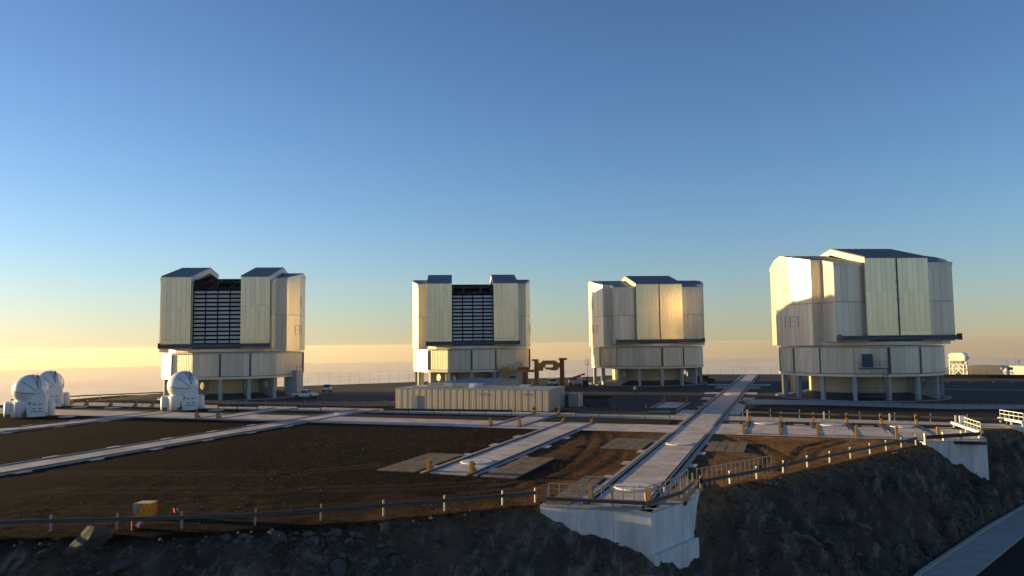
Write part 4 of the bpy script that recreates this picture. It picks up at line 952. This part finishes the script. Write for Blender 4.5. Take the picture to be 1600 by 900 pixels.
boulder(74.1,-114.0,1.6,'large brown boulder in the rubble pile, at the bottom centre',3,stretch=(1.1,.8,.8))
boulder(75.4,-110.9,1.2,'upright pale boulder standing alone just below the guardrail',4,'palerock',stretch=(.75,.7,1.25),rot=(0,.1,1))
boulder(76.5,-111.7,1.1,'squat dark boulder at the right end of the rubble pile',5,stretch=(1.3,.8,.6))
boulder(70.4,-114.6,1.15,'squarish boulder at the left end of the rubble pile',1)
boulder(59.4,-120.9,1.3,'low boulder left of the biggest slab',2,stretch=(1.2,.8,.6)); boulder(56.9,-122.1,1.3,'flat boulder at the lower left picture corner',4,stretch=(1.3,.9,.6))
boulder(67.2,-118.2,.9,'rounded boulder alone at the bottom edge between slab and pile',3); boulder(77.2,-110.3,.8,'half buried boulder right of the upright pale one',5,stretch=(1.4,.8,.6))
boulder(110.8,-74.6,2.6,'dark outcrop high on the right slope under the second bastion',0,rot=(.4,.5,.7),stretch=(1.2,.6,.9),sink=.33)
r_ = random.Random(4)
for k in range(26):
    t = r_.random(); x = 99.5+6.2*t+r_.uniform(-1.2,1.6); y = -95.5+7.5*t+r_.uniform(-2.2,1.6)
    boulder(x, y, r_.uniform(.5,1.5), 'jagged slab of bare rock jutting from the lower right slope', k, 'palerock' if r_.random() < .6 else 'rock', 'bare rock slabs on the right slope', rot=(.4+r_.uniform(-.2,.2),.5+r_.uniform(-.2,.2),.6+r_.uniform(-.3,.3)), stretch=(1.4,.5,.8), sink=.36)
r_ = random.Random(3)
for k in range(85):
    t = r_.gauss(.5, .27); s = abs(r_.gauss(0, .5)); x = 68.6+8.6*t+s*.9; y = -115.0+4.6*t-1.9*s+r_.uniform(-.6,.6)
    if float(sdist(np.array([x]), np.array([y]))[0]) < .5: continue
    boulder(x, y, r_.uniform(.28,.8), 'smaller loose rock of the rubble pile below the guardrail', k, 'palerock' if r_.random() < .35 else 'rock', 'loose rocks of the rubble pile', stretch=(r_.uniform(.8,1.3),r_.uniform(.7,1.1),r_.uniform(.6,1)))
# loose stones scattered over gravel and slope: uncountable
tmpl = []
for s in range(4):
    q = random.Random(s+50); tmpl.append([(q.uniform(.35,.5)*x, q.uniform(.35,.5)*y, q.uniform(.3,.5)*z) for x, y, z in ((1,0,0),(-1,0,0),(0,1,0),(0,-1,0),(0,0,1),(0,0,-1),)])
TF = [(0,2,4),(2,1,4),(1,3,4),(3,0,4),(2,0,5),(1,2,5),(3,1,5),(0,3,5)]
def stones(name, label, xs, ys, sizes, m):
    zs = height(xs, ys); V = []; F = []
    for x, y, z, s in zip(xs, ys, zs, sizes):
        t = tmpl[r_.randrange(4)]; a = r_.uniform(0, 6.28); ca, sa_ = math.cos(a), math.sin(a); o = len(V)
        V += [(x+s*(p*ca-q*sa_), y+s*(p*sa_+q*ca), z+s*c*.8+s*.08) for p, q, c in t]; F += [tuple(i+o for i in f) for f in TF]
    me = bpy.data.meshes.new(name); me.from_pydata(V, [], F); me.materials.append(MAT[m]); o = stuff(link(name, me)); o['label'] = label
xs = rng.uniform(46,130,60000); ys = rng.uniform(-125,-44,60000); d = sdist(xs, ys)
k = (d > .4) & (d < 9); xs1, ys1 = xs[k][:9000], ys[k][:9000]
stones('loose_stones', 'loose stones on the dark slope', xs1, ys1, .07+.55*rng.random(len(xs1))**5, 'rock')
k = (d < -.1) & (np.abs(xs-88) > 3.4) & (np.abs(xs-72) > 3.4) & (ys < -62) & ~((xs > 65) & (xs < 78.5) & (ys > -95.5) & (ys < -83)) & ~((xs > 80) & (xs < 95.3) & (ys > -76.5) & (ys < -67)) & ~((xs > 83) & (ys < -91) & (xs < 93))
xs2, ys2 = xs[k][:11000], ys[k][:11000]
stones('gravel_stones', 'small stones strewn over the brown gravel', xs2, ys2, .04+.14*rng.random(len(xs2))**4, 'rock')

# ------------------------------------------------------------------ haze
hz = MB().box(-95000,95000,-95000,95000,-2606,36).mesh('haze', 'white'); hz.materials.clear()
m = bpy.data.materials.new('haze'); m.use_nodes = True; m.node_tree.nodes.clear()
pv = m.node_tree.nodes.new('ShaderNodeVolumePrincipled'); mo = m.node_tree.nodes.new('ShaderNodeOutputMaterial')
pv.inputs['Color'].default_value = (.92,.78,.67,1); pv.inputs['Density'].default_value = 1.7e-5; pv.inputs['Anisotropy'].default_value = .42
m.node_tree.links.new(pv.outputs[0], mo.inputs['Volume']); hz.materials.append(m)
stuff(link('haze', hz))
